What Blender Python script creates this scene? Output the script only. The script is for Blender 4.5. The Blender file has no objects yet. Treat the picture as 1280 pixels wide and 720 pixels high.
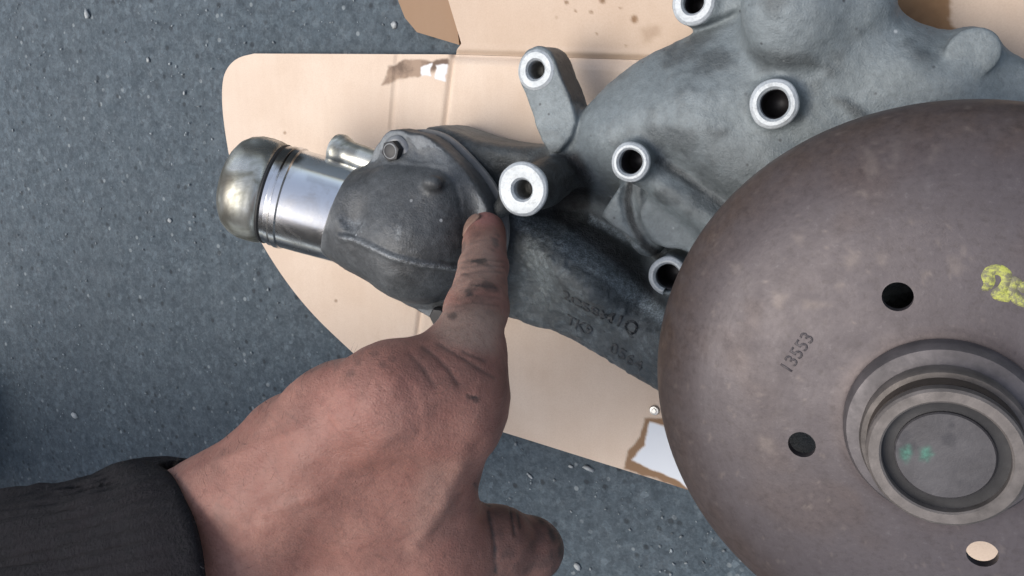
import bpy, bmesh, math, random
import numpy as np
import openvdb as vdb
from mathutils import Vector, Matrix
random.seed(7); np.random.seed(7)
SC = bpy.context.scene
COL = SC.collection
R = math.radians

# ------------------------------------------------------------------ camera, world, sun, exposure
HCAM, FOC = 0.375, 1000.0                      # camera height (m), focal length in photo pixels
N_ = np.array([510.0, -230.0, FOC]); N_ /= np.linalg.norm(N_)     # straight down, in camera axes (x right, y down, z forward)
X_ = np.array([1.0, 0, 0]) - N_ * N_[0]; X_ /= np.linalg.norm(X_)
Y_ = np.cross(-N_, X_)
cam = bpy.data.cameras.new('camera'); camo = bpy.data.objects.new('camera', cam); COL.objects.link(camo)
cam.sensor_width = 36.0; cam.lens = 36.0 * FOC / 1280.0; cam.clip_start = 0.01; cam.clip_end = 500.0
W2C = np.array([X_, Y_, -N_])                  # rows: world axes in camera axes
right, down, fwd = W2C[:, 0], W2C[:, 1], W2C[:, 2]
m = Matrix([[right[i], -down[i], -fwd[i], 0] for i in range(3)] + [[0, 0, 0, 1]])
m.translation = Vector((0, 0, HCAM)); camo.matrix_world = m
SC.camera = camo

SUN_EL, SUN_AZ = R(66), R(196)                 # azimuth counted from +X towards +Y
world = bpy.data.worlds.new('World'); SC.world = world; world.use_nodes = True
wn = world.node_tree; bg = wn.nodes['Background']
sky = wn.nodes.new('ShaderNodeTexSky'); sky.sky_type = 'NISHITA'; sky.sun_disc = False
sky.sun_elevation = SUN_EL; sky.sun_rotation = R(90) - SUN_AZ
sky.air_density = 1.0; sky.dust_density = 3.0; sky.ozone_density = 1.0
hs = wn.nodes.new('ShaderNodeHueSaturation'); hs.inputs['Saturation'].default_value = 0.65
wn.links.new(sky.outputs['Color'], hs.inputs['Color']); wn.links.new(hs.outputs['Color'], bg.inputs['Color']); bg.inputs['Strength'].default_value = 0.135
sl = bpy.data.lights.new('sun', 'SUN'); sl.energy = 1.4; sl.angle = R(40); sl.color = (1.0, 0.95, 0.88)
so = bpy.data.objects.new('sun', sl); COL.objects.link(so)
sd = Vector((math.cos(SUN_EL) * math.cos(SUN_AZ), math.cos(SUN_EL) * math.sin(SUN_AZ), math.sin(SUN_EL)))
so.rotation_euler = sd.to_track_quat('Z', 'Y').to_euler(); so.location = sd * 5
SC.view_settings.view_transform = 'Standard'; SC.view_settings.look = 'None'
SC.view_settings.gamma = 1.0; SC.view_settings.exposure = 0.58
SC.cycles.use_denoising = True

# ------------------------------------------------------------------ helpers: places
def at(px, py, z):                             # the point at height z seen at a photo pixel
    d = np.array([(px - 640) / FOC, (py - 360) / FOC, 1.0]); q = d * ((HCAM - z) / (d @ N_))
    return np.array([q @ X_, q @ Y_, z])
def atv(pts, z): return np.array([at(p[0], p[1], z) for p in pts])
def pix(P):                                    # vectorised inverse, (n,3) -> (n,2)
    q = P[:, :1] * X_ + P[:, 1:2] * Y_ + (HCAM - P[:, 2:3]) * N_
    return np.c_[640 + FOC * q[:, 0] / q[:, 2], 360 + FOC * q[:, 1] / q[:, 2]]

def _hash(i, j, k):
    n = (i * 374761393 + j * 668265263 + k * 2147483647 + 1013904223) & 0xffffffff
    n = ((n ^ (n >> 13)) * 1274126177) & 0xffffffff
    n = ((n ^ (n >> 16)) * 2246822519) & 0xffffffff
    return ((n ^ (n >> 15)) & 0xffff) / 65535.0
def noise(P, freq, seed=0):                    # value noise in 0..1
    q = P * freq + seed * 17.31; i0 = np.floor(q).astype(np.int64); f = q - i0; f = f * f * (3 - 2 * f)
    out = 0
    for a in (0, 1):
        for b in (0, 1):
            for c in (0, 1):
                w = (f[:, 0] if a else 1 - f[:, 0]) * (f[:, 1] if b else 1 - f[:, 1]) * (f[:, 2] if c else 1 - f[:, 2])
                out = out + w * _hash(i0[:, 0] + a, i0[:, 1] + b, i0[:, 2] + c)
    return out
def fbm(P, freq, n=4, seed=0):
    s, a, t = 0, 1.0, 0
    for k in range(n): s = s + a * noise(P, freq * 2 ** k, seed + k); t += a; a *= 0.5
    return s / t
def sstep(a, b, x):
    t = np.clip((x - a) / (b - a), 0, 1); return t * t * (3 - 2 * t)
def seg_dist(P, A, B):
    A = np.asarray(A, float); B = np.asarray(B, float); ab = B - A
    t = np.clip(((P - A) @ ab) / (ab @ ab), 0, 1); return np.linalg.norm(P - A - t[:, None] * ab, axis=1)
def line_dist(P, pts):
    d = None
    for a, b in zip(pts[:-1], pts[1:]):
        e = seg_dist(P, a, b); d = e if d is None else np.minimum(d, e)
    return d
def poly_sdf(x, y, pts):                       # signed distance to a polygon, negative inside
    pts = np.asarray(pts, float)[:, :2]; d = np.full(np.broadcast(x, y).shape, 1e9); s = np.ones(d.shape)
    n = len(pts)
    for i in range(n):
        a, b = pts[i], pts[i - 1]; e = b - a; wx, wy = x - a[0], y - a[1]
        t = np.clip((wx * e[0] + wy * e[1]) / (e @ e + 1e-18), 0, 1)
        d = np.minimum(d, (wx - e[0] * t) ** 2 + (wy - e[1] * t) ** 2)
        c1 = y >= a[1]; c2 = y < b[1]; c3 = e[0] * wy > e[1] * wx
        s = np.where((c1 & c2 & c3) | (~c1 & ~c2 & ~c3), -s, s)
    return s * np.sqrt(d)
def smooth_poly(pts, it=2):                    # Chaikin corner cutting
    p = np.asarray(pts, float)
    for _ in range(it):
        q = np.roll(p, -1, 0); p = np.stack([0.75 * p + 0.25 * q, 0.25 * p + 0.75 * q], 1).reshape(-1, p.shape[1])
    return p

# ------------------------------------------------------------------ helpers: solids from distance fields
class Field:
    def __init__(s, lo, hi, h):
        s.lo = np.array(lo, float); s.h = h; s.n = np.ceil((np.array(hi) - s.lo) / h).astype(int) + 1
        s.F = np.full(s.n, 0.05, np.float32)
    def region(s, lo, hi):
        a = np.clip(np.floor((np.array(lo) - s.lo) / s.h).astype(int), 0, s.n - 1)
        b = np.clip(np.ceil((np.array(hi) - s.lo) / s.h).astype(int) + 1, 1, s.n)
        g = [(s.lo[i] + s.h * np.arange(a[i], b[i])).astype(np.float32) for i in range(3)]
        return (slice(a[0], b[0]), slice(a[1], b[1]), slice(a[2], b[2])), g[0][:, None, None], g[1][None, :, None], g[2][None, None, :]
    def put(s, fn, lo, hi, k=0.0, cut=False):
        mg = k + 3 * s.h; sl_, x, y, z = s.region(np.array(lo) - mg, np.array(hi) + mg)
        d = fn(x, y, z); f = s.F[sl_]
        if cut: f, d = -f, d
        if k > 0:
            hh = np.maximum(k - np.abs(f - d), 0) / k; r = np.minimum(f, d) - hh * hh * k * 0.25
        else: r = np.minimum(f, d)
        s.F[sl_] = -r if cut else r
    def cap(s, a, b, ra, rb=None, k=0.0, cut=False):
        rb = ra if rb is None else rb; a = np.asarray(a, float); b = np.asarray(b, float); ab = b - a; L = max(ab @ ab, 1e-12); rm = max(ra, rb)
        def fn(x, y, z):
            px, py, pz = x - a[0], y - a[1], z - a[2]
            t = np.clip((px * ab[0] + py * ab[1] + pz * ab[2]) / L, 0, 1)
            return np.sqrt((px - ab[0] * t) ** 2 + (py - ab[1] * t) ** 2 + (pz - ab[2] * t) ** 2) - (ra + (rb - ra) * t)
        s.put(fn, np.minimum(a, b) - rm, np.maximum(a, b) + rm, k, cut)
    def ell(s, c, r, rot=None, k=0.0, cut=False):
        c = np.asarray(c, float); r = np.asarray(r, float); M = np.eye(3) if rot is None else np.array(rot); rm = r.max()
        def fn(x, y, z):
            p = [x - c[0], y - c[1], z - c[2]]
            q = [M[i, 0] * p[0] + M[i, 1] * p[1] + M[i, 2] * p[2] for i in range(3)]
            k0 = np.sqrt(sum((q[i] / r[i]) ** 2 for i in range(3))); k1 = np.sqrt(sum((q[i] / r[i] ** 2) ** 2 for i in range(3))) + 1e-9
            return k0 * (k0 - 1) / k1
        s.put(fn, c - rm, c + rm, k, cut)
    def cyl(s, c, z0, z1, r, rnd=0.001, k=0.0, cut=False, taper=0.0):
        zc, hz = (z0 + z1) / 2, (z1 - z0) / 2 - rnd
        def fn(x, y, z):
            rr = r - taper * (z - zc)
            q1 = np.sqrt((x - c[0]) ** 2 + (y - c[1]) ** 2) - (rr - rnd); q2 = np.abs(z - zc) - hz
            return np.sqrt(np.maximum(q1, 0) ** 2 + np.maximum(q2, 0) ** 2) + np.minimum(np.maximum(q1, q2), 0) - rnd
        s.put(fn, (c[0] - r * 1.3, c[1] - r * 1.3, z0), (c[0] + r * 1.3, c[1] + r * 1.3, z1), k, cut)
    def poly(s, pts, z0, top, rnd=0.002, k=0.0, cut=False, topmax=None):
        pts = np.asarray(pts, float)
        def fn(x, y, z):
            d2 = poly_sdf(x[:, :, 0], y[:, :, 0], pts)[:, :, None].astype(np.float32)
            t = top(x[:, :, 0], y[:, :, 0])[:, :, None].astype(np.float32) if callable(top) else top
            q1 = d2 + rnd; q2 = np.maximum(z - t, z0 - z) + rnd
            return np.sqrt(np.maximum(q1, 0) ** 2 + np.maximum(q2, 0) ** 2) + np.minimum(np.maximum(q1, q2), 0) - rnd
        tm = topmax if topmax is not None else (top if not callable(top) else 0.1)
        s.put(fn, (pts[:, 0].min(), pts[:, 1].min(), z0), (pts[:, 0].max(), pts[:, 1].max(), tm), k, cut)
    def mesh(s, it=2):
        g = vdb.FloatGrid(); g.background = 0.05
        g.copyFromArray(s.F.astype(np.float32)); p, q = g.convertToQuads(isovalue=0.0)[:2]
        p = np.asarray(p, float); q = np.asarray(q)
        P = p * s.h + s.lo
        # light Laplacian smoothing takes the voxel steps off
        e = np.concatenate([q[:, [0, 1]], q[:, [1, 2]], q[:, [2, 3]], q[:, [3, 0]]])
        for _ in range(it):
            acc = np.zeros_like(P); cnt = np.zeros(len(P))
            for a, b in ((0, 1), (1, 0)):
                for c in range(3): acc[:, c] += np.bincount(e[:, a], P[e[:, b], c], len(P))
                cnt += np.bincount(e[:, a], minlength=len(P))
            P = 0.4 * P + 0.6 * acc / np.maximum(cnt, 1)[:, None]
        # orientation: normals point out of the solid
        v = P[q]; nrm = np.cross(v[:, 2] - v[:, 0], v[:, 3] - v[:, 1]); vol = (v.mean(1) * nrm).sum()
        if vol < 0: q = q[:, ::-1]
        return P, q
def vnormals(P, q):
    v = P[q]; n = np.cross(v[:, 2] - v[:, 0], v[:, 3] - v[:, 1]); out = np.zeros_like(P)
    for i in range(4):
        for c in range(3): out[:, c] += np.bincount(q[:, i], n[:, c], len(P))
    return out / (np.linalg.norm(out, axis=1)[:, None] + 1e-12)

# ------------------------------------------------------------------ helpers: objects
def link(name, me, mat, parent=None, smooth=True, sharp=None):
    o = bpy.data.objects.new(name, me); COL.objects.link(o)
    if mat and not me.materials: me.materials.append(mat)
    if smooth: me.polygons.foreach_set('use_smooth', np.ones(len(me.polygons), bool))
    if sharp is not None: me.set_sharp_from_angle(angle=R(sharp))
    if parent:
        o.parent = parent
        if parent.type == 'EMPTY': o.matrix_parent_inverse = Matrix.Translation(-parent.location)
    return o
def mesh_obj(name, P, F, mat, parent=None, smooth=True, sharp=None, attr=None):
    me = bpy.data.meshes.new(name); P = np.asarray(P, float)
    if isinstance(F, np.ndarray) and F.ndim == 2:
        k = F.shape[1]; me.vertices.add(len(P)); me.vertices.foreach_set('co', P.ravel())
        me.loops.add(F.size); me.loops.foreach_set('vertex_index', F.ravel().astype(np.int32))
        me.polygons.add(len(F)); me.polygons.foreach_set('loop_start', np.arange(0, F.size, k, dtype=np.int32))
        me.update(calc_edges=True)
    else:
        me.from_pydata([tuple(p) for p in P], [], [tuple(int(i) for i in f) for f in F]); me.update()
    if attr:
        for nm, val in attr.items():
            at_ = me.attributes.new(nm, 'FLOAT', 'POINT'); at_.data.foreach_set('value', np.asarray(val, np.float32))
    return link(name, me, mat, parent, smooth, sharp)
def tag(o, label=None, cat=None, group=None, kind=None):
    if label: o['label'] = label
    if cat: o['category'] = cat
    if group: o['group'] = group
    if kind: o['kind'] = kind
    return o
def empty(name, loc):
    o = bpy.data.objects.new(name, None); COL.objects.link(o); o.location = Vector(loc); o.empty_display_size = 0.05
    return o
def lathe(prof, seg=64, closed_ends=True):     # (r, z) list -> points, faces about Z
    P, F = [], []; n = len(prof)
    idx = []
    for r, z in prof:
        if r < 1e-7: idx.append([len(P)] * seg); P.append((0, 0, z))
        else:
            idx.append(list(range(len(P), len(P) + seg)))
            P += [(r * math.cos(2 * math.pi * i / seg), r * math.sin(2 * math.pi * i / seg), z) for i in range(seg)]
    for a in range(n - 1):
        for i in range(seg):
            j = (i + 1) % seg; f = [idx[a][i], idx[a + 1][i], idx[a + 1][j], idx[a][j]]
            f = [v for t, v in enumerate(f) if v not in f[:t]]
            if len(f) >= 3: F.append(f)
    return np.array(P), F
def place(P, loc, axis=(0, 0, 1)):
    q = Vector((0, 0, 1)).rotation_difference(Vector(axis)).to_matrix()
    return P @ np.array(q).T + np.asarray(loc)
def prism(pts, z0, z1):                        # straight extrusion of a polygon
    n = len(pts); P = [(p[0], p[1], z1) for p in pts] + [(p[0], p[1], z0) for p in pts]
    F = [list(range(n)), list(range(2 * n - 1, n - 1, -1))] + [[i, i + n, (i + 1) % n + n, (i + 1) % n] for i in range(n)]
    a = sum(pts[i - 1][0] * pts[i][1] - pts[i][0] * pts[i - 1][1] for i in range(n))
    if a < 0: F = [f[::-1] for f in F]
    return np.array(P), F
def fix_normals(o):
    bm = bmesh.new(); bm.from_mesh(o.data); bmesh.ops.recalc_face_normals(bm, faces=bm.faces); bm.to_mesh(o.data); bm.free(); return o
def bevel(o, w, seg=2, ang=35):
    bm = bmesh.new(); bm.from_mesh(o.data); bmesh.ops.recalc_face_normals(bm, faces=bm.faces)
    ed = [e for e in bm.edges if len(e.link_faces) == 2 and e.calc_face_angle(0) > R(ang)]
    bmesh.ops.bevel(bm, geom=ed, offset=w, segments=seg, affect='EDGES', profile=0.6); bm.to_mesh(o.data); bm.free()
    o.data.polygons.foreach_set('use_smooth', np.ones(len(o.data.polygons), bool)); o.data.set_sharp_from_angle(angle=R(40)); return o

# ------------------------------------------------------------------ helpers: materials
class Mat:
    def __init__(s, name):
        s.m = bpy.data.materials.new(name); s.m.use_nodes = True; s.t = s.m.node_tree; s.b = s.t.nodes['Principled BSDF']
        s.co = s.t.nodes.new('ShaderNodeTexCoord')
    def L(s, a, b): s.t.links.new(a, b)
    def node(s, typ, **kw):
        n = s.t.nodes.new(typ)
        for k, v in kw.items(): setattr(n, k, v)
        return n
    def noise(s, scale, detail=5, rough=0.6, dist=0.0, vec=None, stretch=None):
        n = s.node('ShaderNodeTexNoise'); n.inputs['Scale'].default_value = scale; n.inputs['Detail'].default_value = detail
        n.inputs['Roughness'].default_value = rough; n.inputs['Distortion'].default_value = dist
        v = vec or s.co.outputs['Object']
        if stretch:
            mp = s.node('ShaderNodeMapping'); mp.inputs['Scale'].default_value = stretch; s.L(v, mp.inputs['Vector']); v = mp.outputs['Vector']
        s.L(v, n.inputs['Vector']); return n.outputs['Fac']
    def voro(s, scale, feature='F1', out='Distance', rnd=1.0):
        n = s.node('ShaderNodeTexVoronoi', feature=feature); n.inputs['Scale'].default_value = scale; n.inputs['Randomness'].default_value = rnd
        s.L(s.co.outputs['Object'], n.inputs['Vector']); return n.outputs[out]
    def ramp(s, fac, stops, interp='LINEAR'):
        n = s.node('ShaderNodeValToRGB'); e = n.color_ramp.elements; n.color_ramp.interpolation = interp
        while len(e) < len(stops): e.new(0.5)
        for i, (p, c) in enumerate(stops):
            e[i].position = p; e[i].color = (c, c, c, 1) if isinstance(c, (int, float)) else (*c, 1)
        s.L(fac, n.inputs['Fac']); return n.outputs['Color']
    def mix(s, fac, a, b, mode='MIX'):
        n = s.node('ShaderNodeMix', data_type='RGBA', blend_type=mode)
        for sock, v in ((n.inputs[0], fac), (n.inputs[6], a), (n.inputs[7], b)):
            if isinstance(v, (int, float)): sock.default_value = v
            elif isinstance(v, tuple): sock.default_value = (*v, 1)
            else: s.L(v, sock)
        return n.outputs[2]
    def math(s, op, a, b=0.0, clamp=False):
        n = s.node('ShaderNodeMath', operation=op, use_clamp=clamp)
        for sock, v in zip(n.inputs, (a, b)):
            if isinstance(v, (int, float)): sock.default_value = v
            else: s.L(v, sock)
        return n.outputs[0]
    def attr(s, name): n = s.node('ShaderNodeAttribute', attribute_name=name); return n.outputs['Fac']
    def bump(s, h, strength=0.3, dist=0.001, prev=None):
        n = s.node('ShaderNodeBump'); n.inputs['Strength'].default_value = strength; n.inputs['Distance'].default_value = dist
        s.L(h, n.inputs['Height'])
        if prev: s.L(prev, n.inputs['Normal'])
        return n.outputs['Normal']
    def done(s, color=None, rough=None, metal=None, normal=None, spec=None, **kw):
        def setv(key, v):
            if v is None: return
            k = s.b.inputs[key]
            if isinstance(v, tuple): k.default_value = (*v, 1) if len(v) == 3 and k.type == 'RGBA' else v
            elif isinstance(v, (int, float)): k.default_value = v
            else: s.L(v, k)
        setv('Base Color', color); setv('Roughness', rough); setv('Metallic', metal); setv('Normal', normal); setv('Specular IOR Level', spec)
        for k, v in kw.items(): setv(k, v)
        return s.m

def mat_asphalt():
    M = Mat('asphalt')
    cell = M.voro(330, out='Color'); big = M.voro(150, out='Color')
    v1 = M.ramp(cell, [(0.0, (0.028, 0.041, 0.053)), (0.5, (0.060, 0.083, 0.101)), (0.85, (0.092, 0.124, 0.148)), (1.0, (0.20, 0.25, 0.28))])
    n1 = M.noise(620, 3); n2 = M.noise(9, 5); n3 = M.noise(95, 6, 0.75)
    c = M.mix(0.5, v1, M.ramp(n1, [(0.3, (0.032, 0.047, 0.059)), (0.7, (0.106, 0.140, 0.165))]))
    c = M.mix(M.ramp(n3, [(0.4, 0.0), (0.75, 0.55)]), c, (0.04, 0.052, 0.061))
    c = M.mix(M.ramp(n2, [(0.35, 0.0), (0.7, 0.35)]), c, (0.08, 0.096, 0.106))
    rare = M.ramp(M.voro(210, out='Color'), [(0.80, 0.0), (0.88, 1.0)]); spot = M.ramp(M.voro(210), [(0.22, 1.0), (0.34, 0.0)])
    c = M.mix(M.math('MULTIPLY', M.math('MULTIPLY', rare, spot), 0.75), c, (0.24, 0.27, 0.28))
    dk = M.math('MULTIPLY', M.ramp(M.voro(170), [(0.2, 1.0), (0.36, 0.0)]), M.ramp(M.voro(170, out='Color'), [(0.72, 0.0), (0.80, 0.75)]))
    c = M.mix(dk, c, (0.016, 0.021, 0.026))
    c = M.mix(M.ramp(M.noise(210, 4, 0.7), [(0.36, 0.5), (0.5, 0.0)]), c, (0.026, 0.036, 0.046)); c = M.mix(M.ramp(M.noise(170, 4, 0.7), [(0.54, 0.0), (0.72, 0.45)]), c, (0.15, 0.185, 0.205))
    d1 = M.voro(330); nb = M.bump(d1, 0.30, 0.0008); nb = M.bump(n1, 0.5, 0.0005, nb); nb = M.bump(n3, 0.4, 0.002, nb)
    return M.done(c, M.ramp(n3, [(0.3, 0.62), (0.7, 0.9)]), 0.0, nb, 0.4)

def mat_card():
    M = Mat('cardboard')
    n = M.noise(30, 6, 0.6); st = M.noise(160, 4, 0.7, stretch=(1, 0.06, 1)); fib = M.noise(1400, 3)
    c = M.ramp(n, [(0.3, (0.67, 0.53, 0.415)), (0.7, (0.73, 0.60, 0.485))])
    c = M.mix(M.ramp(st, [(0.35, 0.05), (0.65, 0.0)]), c, (0.45, 0.31, 0.20))
    c = M.mix(M.ramp(fib, [(0.35, 0.15), (0.6, 0.0)]), c, (0.42, 0.28, 0.18))
    spk = M.math('MULTIPLY', M.ramp(M.voro(95), [(0.05, 1.0), (0.12, 0.0)]), M.ramp(M.voro(95, out='Color'), [(0.80, 0.0), (0.86, 0.6)]))
    c = M.mix(spk, c, (0.24, 0.13, 0.07))
    wv = M.node('ShaderNodeTexWave', wave_type='BANDS', bands_direction='X'); wv.inputs['Scale'].default_value = 48; wv.inputs['Distortion'].default_value = 0.4; M.L(M.co.outputs['Object'], wv.inputs['Vector'])
    c = M.mix(M.ramp(M.noise(14, 6, 0.7), [(0.5, 0.0), (0.75, 0.22)]), c, (0.50, 0.36, 0.25))
    c = M.mix(M.attr('oil'), c, M.mix(M.ramp(n, [(0.4, 0.0), (0.6, 1.0)]), (0.16, 0.085, 0.04), (0.28, 0.165, 0.085)))
    c = M.mix(M.attr('kraft_shade'), c, (0.27, 0.165, 0.095))
    c = M.mix(M.attr('grey'), c, M.mix(M.ramp(n, [(0.45, 0.0), (0.55, 1.0)]), (0.17, 0.12, 0.09), (0.36, 0.26, 0.19)))
    c = M.mix(M.attr('white'), c, (0.74, 0.77, 0.80))
    nb = M.bump(wv.outputs['Fac'], 0.07, 0.0006); nb = M.bump(M.noise(55, 5, 0.7), 0.12, 0.0015, nb); nb = M.bump(fib, 0.10, 0.0002, nb); nb = M.bump(M.attr('dent'), 1.0, 0.0015, nb)
    return M.done(c, 0.82, 0.0, nb, 0.25)

def mat_card_edge():
    M = Mat('cardboard_edge')
    w = M.noise(500, 2); c = M.ramp(w, [(0.4, (0.2, 0.12, 0.07)), (0.6, (0.45, 0.31, 0.2))])
    return M.done(c, 0.9)

def mat_cast(name, light, dark, grime_shade_col, metal=0.35, rough=0.52, gscale=1.0, knob=0.8):
    M = Mat(name)
    n = M.noise(38, 7, 0.65); f = M.noise(420, 4, 0.7); g = M.noise(1300, 2); pit = M.voro(230)
    c = M.mix(M.ramp(n, [(0.32, 0.0), (0.7, 1.0)]), dark, light)
    c = M.mix(M.ramp(f, [(0.3, 0.45), (0.62, 0.0)]), c, tuple(v * 0.55 for v in dark))
    gm = M.math('MULTIPLY', M.attr('grime_shade'), M.ramp(M.noise(70, 6, 0.7), [(0.2, 0.65), (0.6, 1.0)]))
    c = M.mix(M.math('MULTIPLY', gm, gscale), c, M.mix(M.ramp(f, [(0.4, 0.0), (0.65, 1.0)]), tuple(v * 0.55 for v in grime_shade_col), grime_shade_col))
    c = M.mix(M.math('MULTIPLY', M.attr('worn_lit'), M.math('MULTIPLY', M.ramp(g, [(0.40, 0.2), (0.62, 1.0)]), M.ramp(f, [(0.36, 0.15), (0.56, 1.0)]))), c, tuple(min(0.8, v * 1.9) for v in light))
    spk = M.math('MULTIPLY', M.ramp(pit, [(0.08, 1.0), (0.18, 0.0)]), M.ramp(M.voro(230, out='Color'), [(0.74, 0.0), (0.80, 0.8)]))
    c = M.mix(spk, c, (0.05, 0.052, 0.055))
    sp2 = M.math('MULTIPLY', M.ramp(M.voro(120), [(0.06, 1.0), (0.11, 0.0)]), M.ramp(M.voro(120, out='Color'), [(0.76, 0.0), (0.80, 0.5)]))
    c = M.mix(sp2, c, (0.62, 0.64, 0.64))
    r = M.mix(M.math('MULTIPLY', gm, 0.8), M.ramp(n, [(0.3, rough + 0.10), (0.7, rough - 0.06)]), (0.36, 0.36, 0.36))
    nb = M.bump(f, 0.25, 0.0006); nb = M.bump(g, 0.8, 0.0003, nb); nb = M.bump(n, 0.15, 0.002, nb); nb = M.bump(M.math('MULTIPLY', M.attr('grime_shade'), M.noise(190, 6, 0.75)), knob, 0.0016, nb); nb = M.bump(spk, -0.4, 0.0004, nb)
    return M.done(c, r, metal, nb, 0.4)

def mat_machined():
    M = Mat('machined_aluminium')
    n = M.noise(120, 6, 0.7); f = M.noise(900, 3)
    c = M.ramp(n, [(0.3, (0.33, 0.36, 0.375)), (0.5, (0.44, 0.47, 0.485)), (0.8, (0.50, 0.525, 0.535))])
    c = M.mix(M.ramp(f, [(0.34, 0.4), (0.5, 0.0)]), c, (0.25, 0.265, 0.28))
    c = M.mix(M.ramp(M.noise(260, 5, 0.75), [(0.56, 0.0), (0.70, 0.6)]), c, (0.20, 0.21, 0.215))
    nb = M.bump(f, 0.35, 0.0003)
    return M.done(c, 0.5, 0.3, nb)

def simple(name, col, rough, metal=0.0, var=0.25, scale=60, bump=0.2, bscale=300, spec=0.5, stretch=None):
    M = Mat(name); n = M.noise(scale, 6, 0.65, stretch=stretch); f = M.noise(bscale, 4, 0.7)
    c = M.mix(M.ramp(n, [(0.3, 0.0), (0.7, 1.0)]), tuple(v * (1 - var) for v in col), tuple(min(1, v * (1 + var)) for v in col))
    return M.done(c, M.ramp(n, [(0.3, min(1, rough * 1.15)), (0.7, rough * 0.85)]), metal, M.bump(f, bump, 0.0005), spec)

def mat_chrome():
    M = Mat('bright_steel'); n = M.noise(55, 5, 0.6, 0.6); f = M.noise(500, 4, 0.7, stretch=(1, 1, 1))
    c = M.mix(M.ramp(n, [(0.46, 0.0), (0.66, 0.5)]), (0.80, 0.81, 0.82), (0.40, 0.37, 0.33))
    c = M.mix(M.attr('grime_shade'), c, (0.10, 0.085, 0.07))
    return M.done(c, M.ramp(n, [(0.4, 0.11), (0.65, 0.28)]), 0.96, M.bump(f, 0.06, 0.0004))

def mat_capend():
    M = Mat('tarnished_brass'); n = M.noise(45, 6, 0.65, 0.8); f = M.noise(400, 4)
    c = M.ramp(n, [(0.3, (0.13, 0.125, 0.10)), (0.42, (0.30, 0.30, 0.255)), (0.58, (0.58, 0.585, 0.54)), (0.8, (0.40, 0.395, 0.34))])
    c = M.mix(M.attr('grime_shade'), c, (0.09, 0.08, 0.065))
    return M.done(c, M.ramp(n, [(0.3, 0.5), (0.6, 0.26)]), 0.75, M.bump(f, 0.12, 0.0005))

def mat_pulley():
    M = Mat('rusty_pulley_steel')
    n = M.noise(26, 7, 0.65); f = M.noise(380, 4, 0.75); g = M.noise(110, 5, 0.7)
    c = M.ramp(n, [(0.3, (0.078, 0.065, 0.067)), (0.7, (0.096, 0.082, 0.086))])
    c = M.mix(M.ramp(f, [(0.32, 0.55), (0.5, 0.0)]), c, (0.060, 0.049, 0.048))
    c = M.mix(M.ramp(f, [(0.60, 0.0), (0.76, 0.4)]), c, (0.17, 0.155, 0.155))
    mp = M.node('ShaderNodeMapping'); mp.inputs['Location'].default_value = (-CXY[0], -CXY[1], 0); M.L(M.co.outputs['Object'], mp.inputs['Vector'])
    wr = M.node('ShaderNodeTexWave', wave_type='RINGS', rings_direction='Z'); wr.inputs['Scale'].default_value = 150; wr.inputs['Distortion'].default_value = 3.0; wr.inputs['Detail'].default_value = 3; M.L(mp.outputs['Vector'], wr.inputs['Vector'])
    c = M.mix(M.math('MULTIPLY', wr.outputs['Fac'], 0.05), c, (0.065, 0.056, 0.056))
    c = M.mix(M.ramp(M.noise(70, 5, 0.7, stretch=(1, 0.25, 1)), [(0.55, 0.0), (0.75, 0.3)]), c, (0.15, 0.136, 0.138))
    rust = M.math('MULTIPLY', M.attr('rust'), M.ramp(g, [(0.25, 0.35), (0.62, 1.0)]))
    c = M.mix(rust, c, M.mix(M.ramp(f, [(0.35, 0.0), (0.65, 1.0)]), (0.060, 0.039, 0.031), (0.105, 0.072, 0.056)))
    c = M.mix(M.math('MULTIPLY', M.attr('scuff'), M.ramp(g, [(0.3, 0.4), (0.6, 1.0)])), c, (0.225, 0.185, 0.16))
    nb = M.bump(f, 0.2, 0.0004); nb = M.bump(g, 0.08, 0.0007, nb); nb = M.bump(wr.outputs['Fac'], 0.02, 0.0004, nb)
    return M.done(c, M.ramp(g, [(0.3, 0.55), (0.7, 0.42)]), 0.35, nb, 0.45)

def mat_shaft_end():
    M = Mat('hub_end_steel'); n = M.noise(90, 6, 0.65); f = M.noise(500, 4, 0.7)
    c = M.mix(M.ramp(n, [(0.3, 0.0), (0.7, 1.0)]), (0.052, 0.048, 0.050), (0.085, 0.080, 0.083))
    c = M.mix(M.attr('dark'), c, (0.04, 0.038, 0.042)); c = M.mix(M.attr('green'), c, M.mix(M.ramp(f, [(0.4, 0.0), (0.7, 1.0)]), (0.03, 0.085, 0.065), (0.07, 0.22, 0.16)))
    return M.done(c, 0.48, 0.3, M.bump(f, 0.2, 0.0004))

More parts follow.
